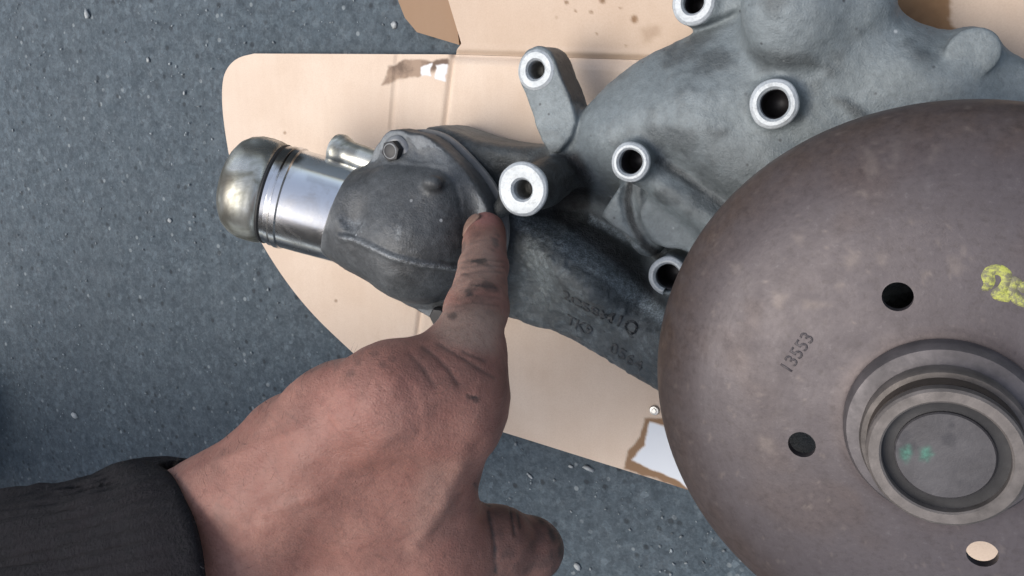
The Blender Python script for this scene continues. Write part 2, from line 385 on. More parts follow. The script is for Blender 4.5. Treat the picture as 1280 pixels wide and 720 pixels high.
def mat_skin():
    M = Mat('skin')
    n = M.noise(42, 6, 0.6); f = M.noise(520, 4, 0.7); cell = M.voro(900, feature='DISTANCE_TO_EDGE'); blot = M.noise(120, 4, 0.6)
    c = M.ramp(n, [(0.3, (0.236, 0.106, 0.080)), (0.52, (0.288, 0.138, 0.105)), (0.75, (0.345, 0.180, 0.138))])
    c = M.mix(M.ramp(blot, [(0.5, 0.0), (0.72, 0.4)]), c, (0.24, 0.098, 0.076))
    c = M.mix(M.attr('pale'), c, (0.40, 0.28, 0.22))
    c = M.mix(M.attr('red'), c, (0.34, 0.14, 0.125))
    dirt_shade = M.math('MULTIPLY', M.attr('dirt_shade'), M.ramp(M.noise(260, 5, 0.7), [(0.25, 0.6), (0.55, 1.0)]))
    c = M.mix(M.ramp(f, [(0.3, 0.45), (0.5, 0.0)]), c, (0.17, 0.078, 0.058))
    c = M.mix(dirt_shade, c, (0.045, 0.034, 0.031))
    nb = M.bump(cell, 0.4, 0.0004); nb = M.bump(f, 0.4, 0.0005, nb); nb = M.bump(M.noise(240, 5, 0.7, stretch=(1, 1.8, 1)), 0.35, 0.0012, nb); nb = M.bump(n, 0.15, 0.002, nb)
    m = M.done(c, M.ramp(blot, [(0.3, 0.5), (0.7, 0.62)]), 0.0, nb, 0.4)
    M.b.inputs['Subsurface Weight'].default_value = 0.12; M.b.inputs['Subsurface Scale'].default_value = 0.004
    M.b.inputs['Subsurface Radius'].default_value = (1.0, 0.35, 0.2)
    return m

def mat_knit():
    M = Mat('black_knit'); u = M.node('ShaderNodeUVMap'); 
    w = M.node('ShaderNodeTexWave', wave_type='BANDS', bands_direction='Y'); w.inputs['Scale'].default_value = 22; w.inputs['Distortion'].default_value = 1.2
    w.inputs['Detail'].default_value = 3; w.inputs['Detail Scale'].default_value = 3
    M.L(u.outputs['UV'], w.inputs['Vector'])
    f = M.noise(700, 4, 0.8); n = M.noise(60, 4)
    c = M.mix(M.ramp(f, [(0.3, 0.0), (0.7, 1.0)]), (0.006, 0.006, 0.007), (0.026, 0.024, 0.028))
    c = M.mix(M.ramp(n, [(0.4, 0.0), (0.7, 0.6)]), c, (0.016, 0.013, 0.016))
    nb = M.bump(w.outputs['Fac'], 0.25, 0.0015); nb = M.bump(f, 1.0, 0.0016, nb); nb = M.bump(M.noise(230, 4, 0.7), 0.6, 0.002, nb)
    m = M.done(c, 0.95, 0.0, nb, 0.1); M.b.inputs['Sheen Weight'].default_value = 0.04
    return m

CXY = at(1175.6, 498, 0.1)
ASPHALT, CARD, CARDEDGE = mat_asphalt(), mat_card(), mat_card_edge()
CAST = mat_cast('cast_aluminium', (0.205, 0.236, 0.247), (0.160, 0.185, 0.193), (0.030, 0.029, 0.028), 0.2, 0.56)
COVER = mat_cast('dirty_cast_aluminium', (0.27, 0.29, 0.302), (0.18, 0.19, 0.197), (0.040, 0.042, 0.044), 0.15, 0.60, 1.0, 0.22)
MACH, CHROME, CAPEND, PULLEY, SKIN, KNIT = mat_machined(), mat_chrome(), mat_capend(), mat_pulley(), mat_skin(), mat_knit()
BLACKSTEEL = simple('black_steel', (0.014, 0.014, 0.016), 0.5, 0.1)
STEEL = simple('dull_steel', (0.40, 0.40, 0.39), 0.36, 0.85, 0.35, 90)
BORE = simple('dark_bore', (0.035, 0.032, 0.034), 0.45, 0.2)  # dark interior used for the plain-looking boss holes
BOLTSTEEL = simple('grey_bolt_steel', (0.20, 0.205, 0.21), 0.42, 0.5, 0.3, 150)
THREAD = simple('oily_thread_steel', (0.42, 0.42, 0.41), 0.38, 0.7, 0.3, 200)
RUBBER = simple('black_rubber', (0.012, 0.012, 0.013), 0.55, 0.0)
GASKET = simple('pale_gasket', (0.20, 0.20, 0.195), 0.6, 0.1)
HUBLIGHT = simple('hub_steel', (0.125, 0.110, 0.101), 0.5, 0.3, 0.4, 110)
HUBDARK = simple('rusted_hub_band', (0.055, 0.042, 0.034), 0.7, 0.25, 0.35, 80)
HUBCAP = simple('hub_flange_steel', (0.098, 0.088, 0.09), 0.55, 0.3, 0.35, 110)
YM = Mat('yellow_paint'); YELLOW = YM.done(YM.mix(YM.ramp(YM.noise(420, 5, 0.75), [(0.44, 0.0), (0.58, 1.0)]), (0.15, 0.14, 0.085), (0.42, 0.44, 0.09)), 0.6)
GRIT = simple('pale_stone', (0.36, 0.38, 0.38), 0.75, 0.0, 0.3, 400)
GRITD = simple('grey_stone', (0.21, 0.235, 0.245), 0.75, 0.0, 0.8, 60)
DENIM = simple('dark_trouser_cloth', (0.022, 0.026, 0.034), 0.9, 0.0, 0.3, 120)
LEATHER = simple('black_leather', (0.02, 0.02, 0.02), 0.5, 0.0)
HAIR = simple('dark_hair', (0.03, 0.022, 0.016), 0.6, 0.0, 0.4, 200)
FUZZ = simple('wool_fibre', (0.035, 0.033, 0.037), 0.9)
NAIL = simple('dirty_nail', (0.27, 0.165, 0.125), 0.35, 0.0, 0.3, 300)

# ================================================================== SETTING
def axis(lo, hi, step, far, grow=1.35):
    c = list(np.arange(lo, hi + 1e-9, step)); s = step; a = c[0]; left = []
    while a > -far: s *= grow; a -= s; left.append(a)
    s = step; b = c[-1]; rt = []
    while b < far: s *= grow; b += s; rt.append(b)
    return np.array(left[::-1] + c + rt)
gx, gy = axis(-0.75, 0.12, 0.0022, 300), axis(-0.46, 0.14, 0.0022, 300)
GX, GY = np.meshgrid(gx, gy, indexing='ij'); gp = np.c_[GX.ravel(), GY.ravel(), np.zeros(GX.size)]
near = ((np.abs(gp[:, 0] + 0.3) < 0.6) & (np.abs(gp[:, 1] + 0.15) < 0.45)).astype(float)
gp[:, 2] = near * ((fbm(gp, 180, 3, 3) - 0.5) * 0.0012 + (fbm(gp, 25, 2, 9) - 0.5) * 0.0016) - 0.0016
ii = np.arange(GX.size).reshape(GX.shape)
gq = np.stack([ii[:-1, :-1], ii[1:, :-1], ii[1:, 1:], ii[:-1, 1:]], -1).reshape(-1, 4)
tag(mesh_obj('ground', gp, gq, ASPHALT), 'dark blue-grey asphalt ground with pale stone grit', kind='structure')

# ------------------------------------------------------------------ cardboard box laid open
def panel(name, left, rightb, top, bot_t, z0, thick, parent, masks, nu, nv, zfun=None):
    """sheet between a left and a right boundary polyline (world xy), top row to bottom row"""
    def resample(pl, n):
        pl = np.asarray(pl, float)[:, :2]; s = np.r_[0, np.cumsum(np.linalg.norm(np.diff(pl, axis=0), axis=1))]
        t = np.linspace(0, s[-1], n); return np.c_[np.interp(t, s, pl[:, 0]), np.interp(t, s, pl[:, 1])]
    A, B = resample(left, nv), resample(rightb, nv); u = np.linspace(0, 1, nu)[None, :, None]
    XY = (A[:, None] * (1 - u) + B[:, None] * u).reshape(-1, 2)
    z = np.full(len(XY), z0) if zfun is None else zfun(XY)
    z = z + (fbm(np.c_[XY, XY[:, 0] * 0], 14, 2, 5) - 0.5) * 0.0016
    for cr_ in CREASES: z = z - 0.0016 * np.exp(-(line_dist(np.c_[XY, XY[:, 0] * 0], cr_) / .0015) ** 2)
    T = np.c_[XY, z]; Bm = np.c_[XY, z - thick]; n = len(T)
    i = np.arange(n).reshape(nv, nu)
    q = np.stack([i[:-1, :-1], i[1:, :-1], i[1:, 1:], i[:-1, 1:]], -1).reshape(-1, 4)
    ring = np.r_[i[0, :], i[1:, -1], i[-1, -2::-1], i[-2:0:-1, 0]]
    rn = np.roll(ring, -1); side = np.c_[ring, rn, rn + n, ring + n]
    P = np.r_[T, Bm]; F = np.r_[q, q[:, ::-1] + n, side]
    px = pix(P); at_ = masks(P, px)
    o = mesh_obj(name, P, F, CARD, parent, attr=at_)
    o.data.materials.append(CARDEDGE)
    mi = np.zeros(len(F), np.int32); mi[-len(side):] = 1; o.data.polygons.foreach_set('material_index', mi)
    fix_normals(o); o.data.set_sharp_from_angle(angle=R(50)); return o
def blob(px, pts, soft=3.0, P=None, wob=0.0, seed=1):
    d = poly_sdf(px[:, 0], px[:, 1], np.array(pts, float))
    if wob: d = d + (fbm(P, 260, 3, seed) - 0.5) * wob
    return 1 - sstep(-soft, soft, d)
CZ = 0.0042
CREASES = [[np.r_[at(a, b, CZ)[:2], 0] for a, b in l_] for l_ in ([(567, 60), (545, 240), (519, 430), (508, 502)], [(566, 68), (1330, 90)])]
card = empty('cardboard_sheet', at(640, 470, 0))
tag(card, 'unfolded brown cardboard box spread flat on the asphalt under the engine part', 'cardboard')
def masks_main(P, px):
    white = blob(px, [(812, 527), (838, 536), (880, 560), (900, 640), (846, 600), (790, 575), (806, 556)], 1.6, P, 5)
    kraft_shade = blob(px, [(806, 522), (848, 524), (880, 560), (900, 640), (840, 606), (780, 586), (785, 565), (800, 545)], 1.8, P, 7) * (1 - white)
    oil = blob(px, [(1085, -30), (1190, -30), (1186, 22), (1196, 40), (1180, 44), (1100, 20)], 2.5, P, 12, 4)
    oil = np.maximum(oil, 0.35 * blob(px, [(800, 36), (822, 30), (826, 46), (806, 52)], 6, P, 10, 5))
    for (a, b, r, s) in ((753, 0, 5, .9), (793, 24, 5.5, .9), (708, 3, 3, .8), (739, 15, 2.5, .8), (746, 42, 2, .7), (719, 14, 2, .8), (776, 10, 2, .6), (783, 57, 2, .5), (690, 96, 3, .4)):
        oil = np.maximum(oil, s * (1 - sstep(r * .5, r * 1.3, np.hypot((px[:, 0] - a) * 1.2, px[:, 1] - b))))
    dent = -(1 - sstep(0, 0.0045, line_dist(P * [1, 1, 0], [np.r_[at(566, 70, CZ)[:2], 0], np.r_[at(1300, 96, CZ)[:2], 0]])))
    return {'white': white, 'kraft_shade': kraft_shade, 'oil': oil, 'grey': P[:, 0] * 0, 'dent': dent}
def masks_left(P, px):
    grey = blob(px, [(478, 106), (486, 84), (506, 74), (540, 76), (560, 72), (562, 80), (530, 96), (500, 100)], 2.0, P, 8)
    white = np.maximum(blob(px, [(526, 84), (541, 78), (538, 94), (526, 97)], 1.2, P, 6), blob(px, [(545, 82), (560, 80), (557, 102), (544, 99)], 1.0, P, 6)) * 0.9
    fold = line_dist(P * [1, 1, 0], [np.r_[at(497, 70, CZ)[:2], 0], np.r_[at(489, 160, CZ)[:2], 0]])
    spot = 1 - sstep(1, 3, np.hypot(px[:, 0] - 356, px[:, 1] - 166)); spot2 = 1 - sstep(1, 3, np.hypot(px[:, 0] - 420, px[:, 1] - 376))
    return {'white': white, 'kraft_shade': 0.10 * (1 - sstep(0, 0.003, fold)), 'oil': 0.6 * np.maximum(spot, spot2), 'grey': grey * (1 - white),
            'dent': -0.5 * (1 - sstep(0, 0.003, fold))}
def masks_none(P, px):
    z = P[:, 0] * 0; return {'white': z, 'kraft_shade': z, 'oil': z, 'grey': z, 'dent': z}
def masks_tab(P, px):
    z = P[:, 0] * 0; return {'white': z, 'kraft_shade': z + 0.9, 'oil': z, 'grey': z, 'dent': z}  # browner tone stands in for the tab catching less light
# main panel: fold with the left flap on the left, cut edge below
panel('main_panel', atv([(566, 68), (545, 240), (519, 430), (508, 502)], CZ), atv([(1330, 90), (1330, 400), (1330, 600), (1330, 760)], CZ), None, None, CZ, 0.0035, card, masks_main, 420, 300)
mp_bot = None
# upper flap, folded up a little along the long crease
ya = at(566, 68, CZ)[1]
def up_z(XY): return CZ + 0.0003 + np.maximum(XY[:, 1] - ya - 0.004 + (XY[:, 0] + 0.19) * 0.06, 0) * 0.26
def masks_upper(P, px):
    m_ = masks_main(P, px); m_['kraft_shade'] = np.maximum(m_['kraft_shade'], 0.12 + 0.22 * fbm(P, 22, 3, 15)); return m_  # mottled darker tint paints in the weaker light on this flap
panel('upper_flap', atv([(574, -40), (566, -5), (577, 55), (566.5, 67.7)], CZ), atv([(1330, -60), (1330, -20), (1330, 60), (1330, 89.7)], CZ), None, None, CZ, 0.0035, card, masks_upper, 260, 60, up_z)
fl = [(318, 67), (296, 72), (281, 88), (277, 112), (279, 150), (291, 220), (318, 290), (352, 345), (390, 392), (430, 431), (470, 468), (504, 500)]
flr = [(566, 68), (545, 240), (519, 430), (508, 502)]
def open_smooth(pts, it=2):
    p = np.array(pts, float)
    for _ in range(it):
        q = np.stack([0.75 * p[:-1] + 0.25 * p[1:], 0.25 * p[:-1] + 0.75 * p[1:]], 1).reshape(-1, 2); p = np.r_[p[:1], q, p[-1:]]
    return p
panel('left_flap', atv(open_smooth(fl, 3), CZ), atv(flr, CZ), None, None, CZ, 0.0035, card, masks_left, 330, 420)
panel('tab_flap', atv([(491, -45), (497, 2), (505, 22), (520, 40)], CZ), atv([(568, -45), (560, -5), (570, 30), (573, 56)], CZ), None, None, CZ, 0.003, card, masks_tab, 60, 60,
      lambda XY: CZ - 0.0008 + 0 * XY[:, 0])
P_, F_ = lathe([(0.0, 0.0012), (0.0011, 0.0012), (0.0013, 0.0008), (0.0022, 0.0007), (0.0026, 0.0), (0.0, 0.0)], 24)
tag(fix_normals(mesh_obj('rivet', place(P_, at(818, 513, CZ + 0.0006)), F_, STEEL, None, sharp=40)), 'tiny round shiny rivet beside the torn white corner of the cardboard', 'rivet')

# ------------------------------------------------------------------ stones on the asphalt
def stone(c, r, seed):
    rs = np.random.RandomState(seed); bm = bmesh.new(); bmesh.ops.create_icosphere(bm, subdivisions=1, radius=1)
    sc = np.array([r, r * rs.uniform(.45, .9), r * rs.uniform(.2, .4)]); a = rs.uniform(0, 6.28)
    P = np.array([np.array(v.co) for v in bm.verts]); P *= (1 + rs.uniform(-.35, .3, (len(P), 1))); P *= sc
    P = np.c_[P[:, 0] * math.cos(a) - P[:, 1] * math.sin(a), P[:, 0] * math.sin(a) + P[:, 1] * math.cos(a), P[:, 2]] + np.array([c[0], c[1], sc[2] * 0.35 - 0.0008])
    F = np.array([[v.index for v in f.verts] for f in bm.faces]); bm.free(); return P, F
stones = [(107, 18, .0042, 'white angular stone chip on asphalt near the upper left corner'),
          (211, 276, .0028, 'lone white stone chip left of the metal pipe end'),
          (184, 75, .0022, 'small white chip on asphalt beyond the top of the cardboard'),
          (92, 520, .0046, 'greyish stone chip on dark asphalt above the black sleeve'),
          (229, 116, .0020, 'small white chip left of the rounded cardboard corner'),
          (735, 586, .0042, 'broken pale stone on asphalt right of the thumb, below the cardboard'),
          (721, 709, .0032, 'bright white stone chip beside the thumb tip at the bottom'),
          (662, 596, .0022, 'thin white chip between the cardboard edge and the thumb'),
          (713, 584, .0020, 'little white chip just left of the broken pale stone'),
          (492, 31, .0030, 'pale chip lying on asphalt beside the brown cardboard tab')]
for i, (a, b, r, lab) in enumerate(stones):
    P_, F_ = stone(at(a, b, 0), r * .85, 50 + i)
    tag(mesh_obj('stone_chip', P_, F_, GRIT, smooth=False), lab, 'stone', 'larger stone chips on the asphalt')
AP, AF, off = [], [], 0
cnt = 0
outline = np.array([at(*p, 0)[:2] for p in fl[:11]] + [at(*p, 0)[:2] for p in [(506, 503), (900, 610), (1330, 740), (1330, -60), (497, -60), (497, 2), (520, 40), (560, 60)]])
while cnt < 700:
    c = at(random.uniform(-10, 1000), random.uniform(-10, 730), 0)
    if poly_sdf(np.array([c[0]]), np.array([c[1]]), outline)[0] < 0.006: continue
    P_, F_ = stone(c, random.choice([.0004, .0004, .0005, .0005, .0006, .0007, .0009, .0011]), cnt); AP.append(P_); AF.append(F_ + off); off += len(P_); cnt += 1
tag(mesh_obj('grit', np.concatenate(AP), np.concatenate(AF), GRITD, smooth=False), 'fine pale grit scattered over the asphalt', kind='stuff')

# ================================================================== WATER PUMP
C0 = at(1175.6, 498, 0.1); CX, CY = C0[0], C0[1]
pump = empty('water_pump', (CX, CY, 0.0))
tag(pump, 'grey cast engine water pump housing with big rusty round pulley, lying on the cardboard', 'engine part')

# control heights of the casting's upper surface: (photo x, photo y, z)
ctrl = [(650, 280, .038), (700, 308, .041), (760, 352, .043), (830, 406, .043), (880, 440, .043),        # ridge of the lower arm
        (645, 395, .026), (690, 412, .026), (760, 452, .026), (830, 495, .026), (670, 350, .033), (740, 395, .036), (800, 440, .036),
        (700, 262, .026), (745, 288, .022), (790, 325, .022), (720, 235, .030), (820, 372, .026),              # gully under the gusset
        (700, 170, .036), (760, 105, .040), (850, 55, .042), (920, 18, .044), (740, 160, .047), (760, 200, .046), (800, 120, .052), (860, 110, .058),
        (860, 180, .058), (820, 160, .056), (920, 160, .060), (900, 230, .055), (862, 232, .044), (885, 300, .034), (842, 322, .030), (800, 235, .036), (960, 90, .060), (985, 40, .060), (960, 200, .060),
        (1060, 60, .060), (1060, 100, .060), (1100, 30, .052), (1150, 60, .056), (1180, 50, .050), (1215, 65, .054), (1215, 110, .058), (1130, 110, .060), (1260, 90, .050), (1285, 95, .048),
        (1000, 400, .050), (1100, 300, .055), (1200, 300, .055), (1100, 480, .05), (570, 185, .042), (620, 200, .042), (590, 250, .042), (560, 330, .040), (640, 230, .036), (680, 210, .040)]
cp = np.array([at(a, b, z) for a, b, z in ctrl]); MQ = 0.010
dd = np.linalg.norm(cp[:, None, :2] - cp[None, :, :2], axis=2); A_ = np.sqrt(dd ** 2 + MQ ** 2)
wts = np.linalg.solve(A_ + np.eye(len(cp)) * 1e-4, cp[:, 2] - 0.045)
def topz(x, y):
    x, y = np.broadcast_arrays(x, y); out = np.full(x.shape, 0.045)
    for c, w in zip(cp, wts): out = out + w * np.sqrt((x - c[0]) ** 2 + (y - c[1]) ** 2 + MQ ** 2)
    return np.clip(out, 0.015, 0.066)
ol = [(at(a, b, z)) for a, b, z in [(556, 372, .03), (600, 395, .028), (640, 401, .026), (662, 413, .026), (690, 416, .026), (760, 456, .026), (832, 500, .026), (905, 560, .026), (985, 605, .026), (1070, 590, .03), (1200, 520, .03), (1290, 420, .03), (1320, 250, .04),
      (1320, 84, .046), (1285, 74, .047), (1262, 62, .048), (1246, 40, .050), (1215, 28, .050), (1182, 36, .050), (1140, 22, .050), (1092, 9, .050), (1080, -12, .050), (1060, -40, .05), (930, -40, .05), (925, -5, .045), (905, 18, .043), (850, 46, .041), (805, 68, .040), (765, 96, .038), (735, 128, .037), (705, 163, .035),
      (690, 178, .037), (655, 184, .040), (600, 178, .041), (560, 164, .041), (540, 157, .041), (522, 160, .041), (505, 200, .04), (500, 300, .035), (520, 350, .03)]]
cast = Field((-0.30, -0.20, -0.004), (0.075, 0.085, 0.094), 0.00092)
cast.poly(smooth_poly(np.array(ol)[:, :2], 1), 0.0050, topz, rnd=0.006, topmax=0.075)
def up(px, py, z): return at(px, py, z)
# bosses: (face px, py, z, outer r, hole r, depth to which the post reaches, fillet)
BOSS = [(652, 237, .076, .0113, .0042, .018, .004), (787, 203, .0625, .0082, .0050, .03, .005), (967, 130, .0690, .0088, .0052, .045, .004),
        (834, 346, .0500, .0085, .0055, .02, .003), (669, 87, .0440, .0088, .0040, .026, .002), (866, 3, .0500, .0086, .0040, .028, .004)]
for a, b, z, r, rh, zb, k in BOSS:
    c = up(a, b, z); cast.cyl(c, zb, z - 0.0012, r + 0.0002, 0.0006, k, taper=0.10 if zb < .02 else 0.02)
# ear with the upper left bolt face
ear = atv([(646, 100), (652, 66), (672, 54), (690, 66), (700, 95), (712, 122), (722, 160), (690, 200), (672, 172), (660, 130)], .044)
cast.poly(smooth_poly(ear, 1), 0.024, 0.0430, 0.0009, 0.002)
ear2 = atv([(846, -30), (846, 12), (866, 22), (900, 22), (930, 5), (930, -40)], .049)
cast.poly(smooth_poly(ear2, 1), 0.026, 0.0475, 0.0014, 0.004)
# web between the post and the thermostat neck, and the tail to the ear
cast.cap(up(652, 237, .046), up(722, 224, .026), .0098, .0120, 0.006)
cast.cap(up(625, 262, .05), up(650, 240, .05), .004, .006, 0.004)
# gusset, blank pad, beam
gus = atv([(784, 218), (744, 272), (798, 309), (800, 290), (790, 250)], .050)
cast.poly(gus, 0.012, lambda x, y: 0.0485 - 0.10 * np.hypot(x - gus[0, 0], y - gus[0, 1]), 0.0007, 0.0012, topmax=.052)
pad = atv([(828, 238), (804, 250), (794, 274), (802, 298), (824, 312), (850, 312), (880, 330), (905, 300), (880, 275), (850, 250)], .0485)
cast.poly(smooth_poly(pad, 1), 0.020, 0.0468, 0.0008, 0.0012)
cast.cap(up(808, 215, .048), up(900, 280, .048), .0060, .0075, 0.006)
# raised drum at the top, blank boss at the right, knuckle near the pulley
cd = up(985, 22, .066); cast.cyl(cd, .04, .0668, .0140, .004, .010); cast.cap(up(1000, 10, .056), up(1075, 5, .052), .0125, .012, .012); cast.cap(up(985, 0, .056), up(985, -40, .056), .0135, .0135, .012)
cb = up(1216, 66, .0565); cast.cyl(cb, .03, .0572, .0083, .0009, .0022)
cast.cap(up(1046, 126, .0675), up(1090, 150, .0650), .0032, .0028, 0.005, cut=True)
cast.cap(up(984, 172, .0650), up(1010, 190, .062), .0045, .0045, 0.006, cut=True)
# gully cut and its dark pocket beside the post
cast.ell(up(712, 262, .034), (.020, .010, .016), None, 0.008, cut=True)
cast.cap(up(735, 284, .034), up(808, 338, .032), .0095, .0085, 0.004, cut=True)
cast.cap(up(832, 207, .0600), up(905, 260, .057), .0050, .0045, 0.003, cut=True)
fa, fb = up(792, 240, .043), up(803, 268, .041); fa[2] = .0375; fb[2] = .0365; cast.cap(fa, fb, .0080, .0080, 0.003); fc = up(806, 300, .040); fc[2] = .034; cast.cap(fb, fc, .0080, .0080, 0.003)
for a_, b_ in (((789, 224), (784, 250)), ((784, 250), (789, 276)), ((789, 276), (803, 304)), ((803, 304), (826, 322))): cast.cap(up(*a_, .0482), up(*b_, .0474), .0036, .0036, 0.0015, cut=True)
# bearing neck below the pulley
cast.cyl((CX, CY), .01, .080, .034, .004, .012)
for a, b, z, r, rh, zb, k in BOSS:
    c = up(a, b, z); cast.cyl(c, z - 0.018, z + .01, rh + 0.0011, 0.0002, 0, cut=True)
CP, CQ = cast.mesh(1); CN = vnormals(CP, CQ)
bumpy = (fbm(CP, 300, 2, 2) - 0.5) * 0.0006 + (fbm(CP, 60, 2, 6) - 0.5) * 0.0005
CP = CP + CN * bumpy[:, None]
arm = blob(pix(CP), [(640, 270), (700, 285), (770, 340), (830, 400), (840, 500), (640, 410)], 12)
CP = CP + CN * (arm * sstep(.35, .7, CN[:, 2]) * (sstep(.5, .8, noise(CP, 420, 77)) * .0006 + (fbm(CP, 110, 3, 78) - .5) * .0016))[:, None]
cpx = pix(CP)
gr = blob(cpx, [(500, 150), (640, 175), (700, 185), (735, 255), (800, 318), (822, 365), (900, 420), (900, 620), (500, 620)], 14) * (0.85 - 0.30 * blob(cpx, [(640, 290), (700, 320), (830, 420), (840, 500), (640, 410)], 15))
gr = np.maximum(gr, 0.95 * blob(cpx, [(690, 250), (735, 262), (800, 318), (815, 350), (838, 402), (790, 375), (740, 335), (680, 280)], 10))  # shade painted into the recess below the gusset
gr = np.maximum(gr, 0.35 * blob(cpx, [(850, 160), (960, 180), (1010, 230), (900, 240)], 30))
gr = np.maximum(gr, 0.55 * blob(cpx, [(935, 62), (1010, 66), (1030, 84), (950, 90)], 9))  # dark shade painted beneath the drum
gr = np.maximum(gr, 0.9 * sstep(0.3, 0.9, -(CN[:, 2] - 0.55)) * 0.7)  # steep and downward faces painted darker, as if in shade
gr = np.maximum(gr, 1.0 - sstep(.080, .088, np.hypot(CP[:, 0] - CX, CP[:, 1] - CY)))  # shadow under the pulley painted in
gr = np.maximum(gr, 1.0 * blob(cpx, [(655, 200), (690, 190), (722, 190), (742, 220), (738, 262), (690, 276), (680, 240)], 7))  # right side of the post, occlusion shade painted in
gr = np.maximum(gr, 0.75 * blob(cpx, [(686, 58), (712, 62), (732, 112), (730, 130), (712, 128), (698, 92)], 5))  # shaded side wall of the ear painted dark
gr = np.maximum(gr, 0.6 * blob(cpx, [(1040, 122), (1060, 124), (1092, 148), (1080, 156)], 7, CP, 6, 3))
gr = np.maximum(gr, 0.9 * (1 - sstep(2, 8, line_dist(np.c_[cpx, cpx[:, 0] * 0], [np.array([a_, b_, 0.0]) for a_, b_ in ((789, 224), (784, 250), (789, 276), (803, 304), (826, 322))]))))  # shade painted into the groove around the pad
gr = np.maximum(gr, 0.7 * (1 - sstep(2, 11, line_dist(np.c_[cpx, cpx[:, 0] * 0], [np.array([a_, b_, 0.0]) for a_, b_ in ((822, 200), (850, 218), (905, 258))]))))  # groove above the beam painted dark, as in shade
gr = np.maximum(gr, 0.5 * blob(cpx, [(790, 232), (800, 262), (796, 280), (806, 316), (815, 316), (800, 276), (806, 250), (800, 230)], 4))  # slot beside the pad shaded by colour too
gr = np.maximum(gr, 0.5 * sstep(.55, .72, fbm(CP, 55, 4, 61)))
worn_lit = blob(cpx, [(640, 262), (700, 280), (770, 332), (840, 395), (836, 412), (770, 362), (690, 310), (645, 285)], 6) * 0.6 + 0.4 * blob(cpx, [(770, 345), (835, 392), (832, 412), (770, 368)], 6)  # worn ridge with its speckled highlights painted in
worn_lit = np.maximum(worn_lit, 0.24 * arm * sstep(.42, .68, fbm(CP, 240, 3, 90)))
worn_lit = np.maximum(worn_lit, 0.4 * blob(cpx, [(655, 300), (672, 296), (690, 330), (694, 372), (676, 366), (662, 330)], 8, CP, 10, 4))
worn_lit = np.maximum(worn_lit, blob(cpx, [(738, 268), (800, 304), (798, 312), (736, 278)], 3) * 0.8)  # lit lower edge of the gusset, painted pale
casting = mesh_obj('pump_casting', CP, CQ, CAST, pump, attr={'grime_shade': gr * (1 - 0.7 * worn_lit), 'worn_lit': worn_lit})

# machined boss faces with threaded holes
def boss_face(px, py, z, r, rh, slot=False, dark=False):
    prof = [(rh, z - .0011), (rh + .0008, z - .0001), (rh + .0009, z), (r - .0014, z), (r - .0003, z - .0006), (r, z - .0011), (r, z - .0022), (r - .001, z - .0022)]
    prof = [(rh, z - 0.004)] + prof
    P, F = lathe(prof, 56); c = up(px, py, z)
    P = P + np.array([c[0], c[1], 0]); P[:, 2] += (noise(P, 90, 4) - .5) * 0.0003
    P[:, :2] += (np.c_[noise(P, 160, 8), noise(P, 160, 9)] - .5) * 0.0007
    if slot:
        F = [f for f in F if not (-0.55 < math.atan2(*(P[f].mean(0)[:2] - c[:2])[::-1]) + 1.2 < 0.10)]
    o = mesh_obj('mounting_boss', P, F, MACH, pump, sharp=14)
    if slot:
        sm = o.modifiers.new('solid', 'SOLIDIFY'); sm.thickness = 0.0007; sm.offset = -1
    else: fix_normals(o)
    tp = [(rh + .0007, z - .0035)]
    k = z - .004
    while k > z - .0145: tp += [(rh - .0003, k), (rh + .0005, k - .00055)]; k -= .0011
    tp += [(rh, k), (rh, z - .0162), (0, z - .0176)]
    P, F = lathe(tp, 40); P = P + np.array([c[0], c[1], 0])
    o2 = mesh_obj('threaded_hole', P, F, THREAD if not dark else BORE, o)
    return o
for i, (a, b, z, r, rh, zb, k) in enumerate(BOSS): boss_face(a, b, z, r, rh, slot=(i == 3), dark=i in (1, 2, 3, 5))

# raised casting letters on the lower arm
def text_on(txt, p0, p1, z0, size, mat, name, parent, lift, surf, fat=0.00012, depth=0.0006, spacing=1.0):
    cu = bpy.data.curves.new('letters', 'FONT'); cu.body = txt; cu.size = size; cu.extrude = 0.0; cu.offset = fat; cu.space_character = spacing; cu.resolution_u = 3
    ob = bpy.data.objects.new('letters', cu); COL.objects.link(ob)
    dg = bpy.context.evaluated_depsgraph_get(); me = bpy.data.meshes.new_from_object(ob.evaluated_get(dg)); bpy.data.objects.remove(ob)
    bm = bmesh.new(); bm.from_mesh(me); bmesh.ops.triangulate(bm, faces=bm.faces)
    bmesh.ops.subdivide_edges(bm, edges=[e for e in bm.edges if e.calc_length() > 0.0015], cuts=1)
    r = bmesh.ops.extrude_face_region(bm, geom=bm.faces[:]); up_ = [v for v in r['geom'] if isinstance(v, bmesh.types.BMVert)]
    for v in up_: v.co.z += 1
    A = at(*p0, z0); B = at(*p1, z0); ex = (B - A)[:2]; ex /= np.linalg.norm(ex); ey = np.array([-ex[1], ex[0]])
    for v in bm.verts:
        q = A[:2] + ex * v.co.x + ey * v.co.y; h = surf(q)
        v.co = Vector((q[0], q[1], h + (lift if v.co.z > .5 else -depth)))
    bmesh.ops.recalc_face_normals(bm, faces=bm.faces); bm.to_mesh(me); bm.free(); me.materials.clear(); me.materials.append(mat)
    return link(name, me, mat, parent, smooth=False)
mask = (cpx[:, 0] > 600) & (cpx[:, 0] < 900) & (cpx[:, 1] > 300) & (cpx[:, 1] < 520) & (CN[:, 2] > 0.3)
SP = CP[mask]
def surf_cast(q):
    d = ((SP[:, :2] - q) ** 2).sum(1); i = np.argpartition(d, 6)[:6]; return SP[i, 2].mean()
LET = simple('cast_letter_grey', (0.068, 0.072, 0.074), 0.5, 0.2, 0.5, 300)
text_on('2C58M1Q', (706, 371), (784, 416), .036, .0088, LET, 'raised_lettering', casting, 0.0004, surf_cast)
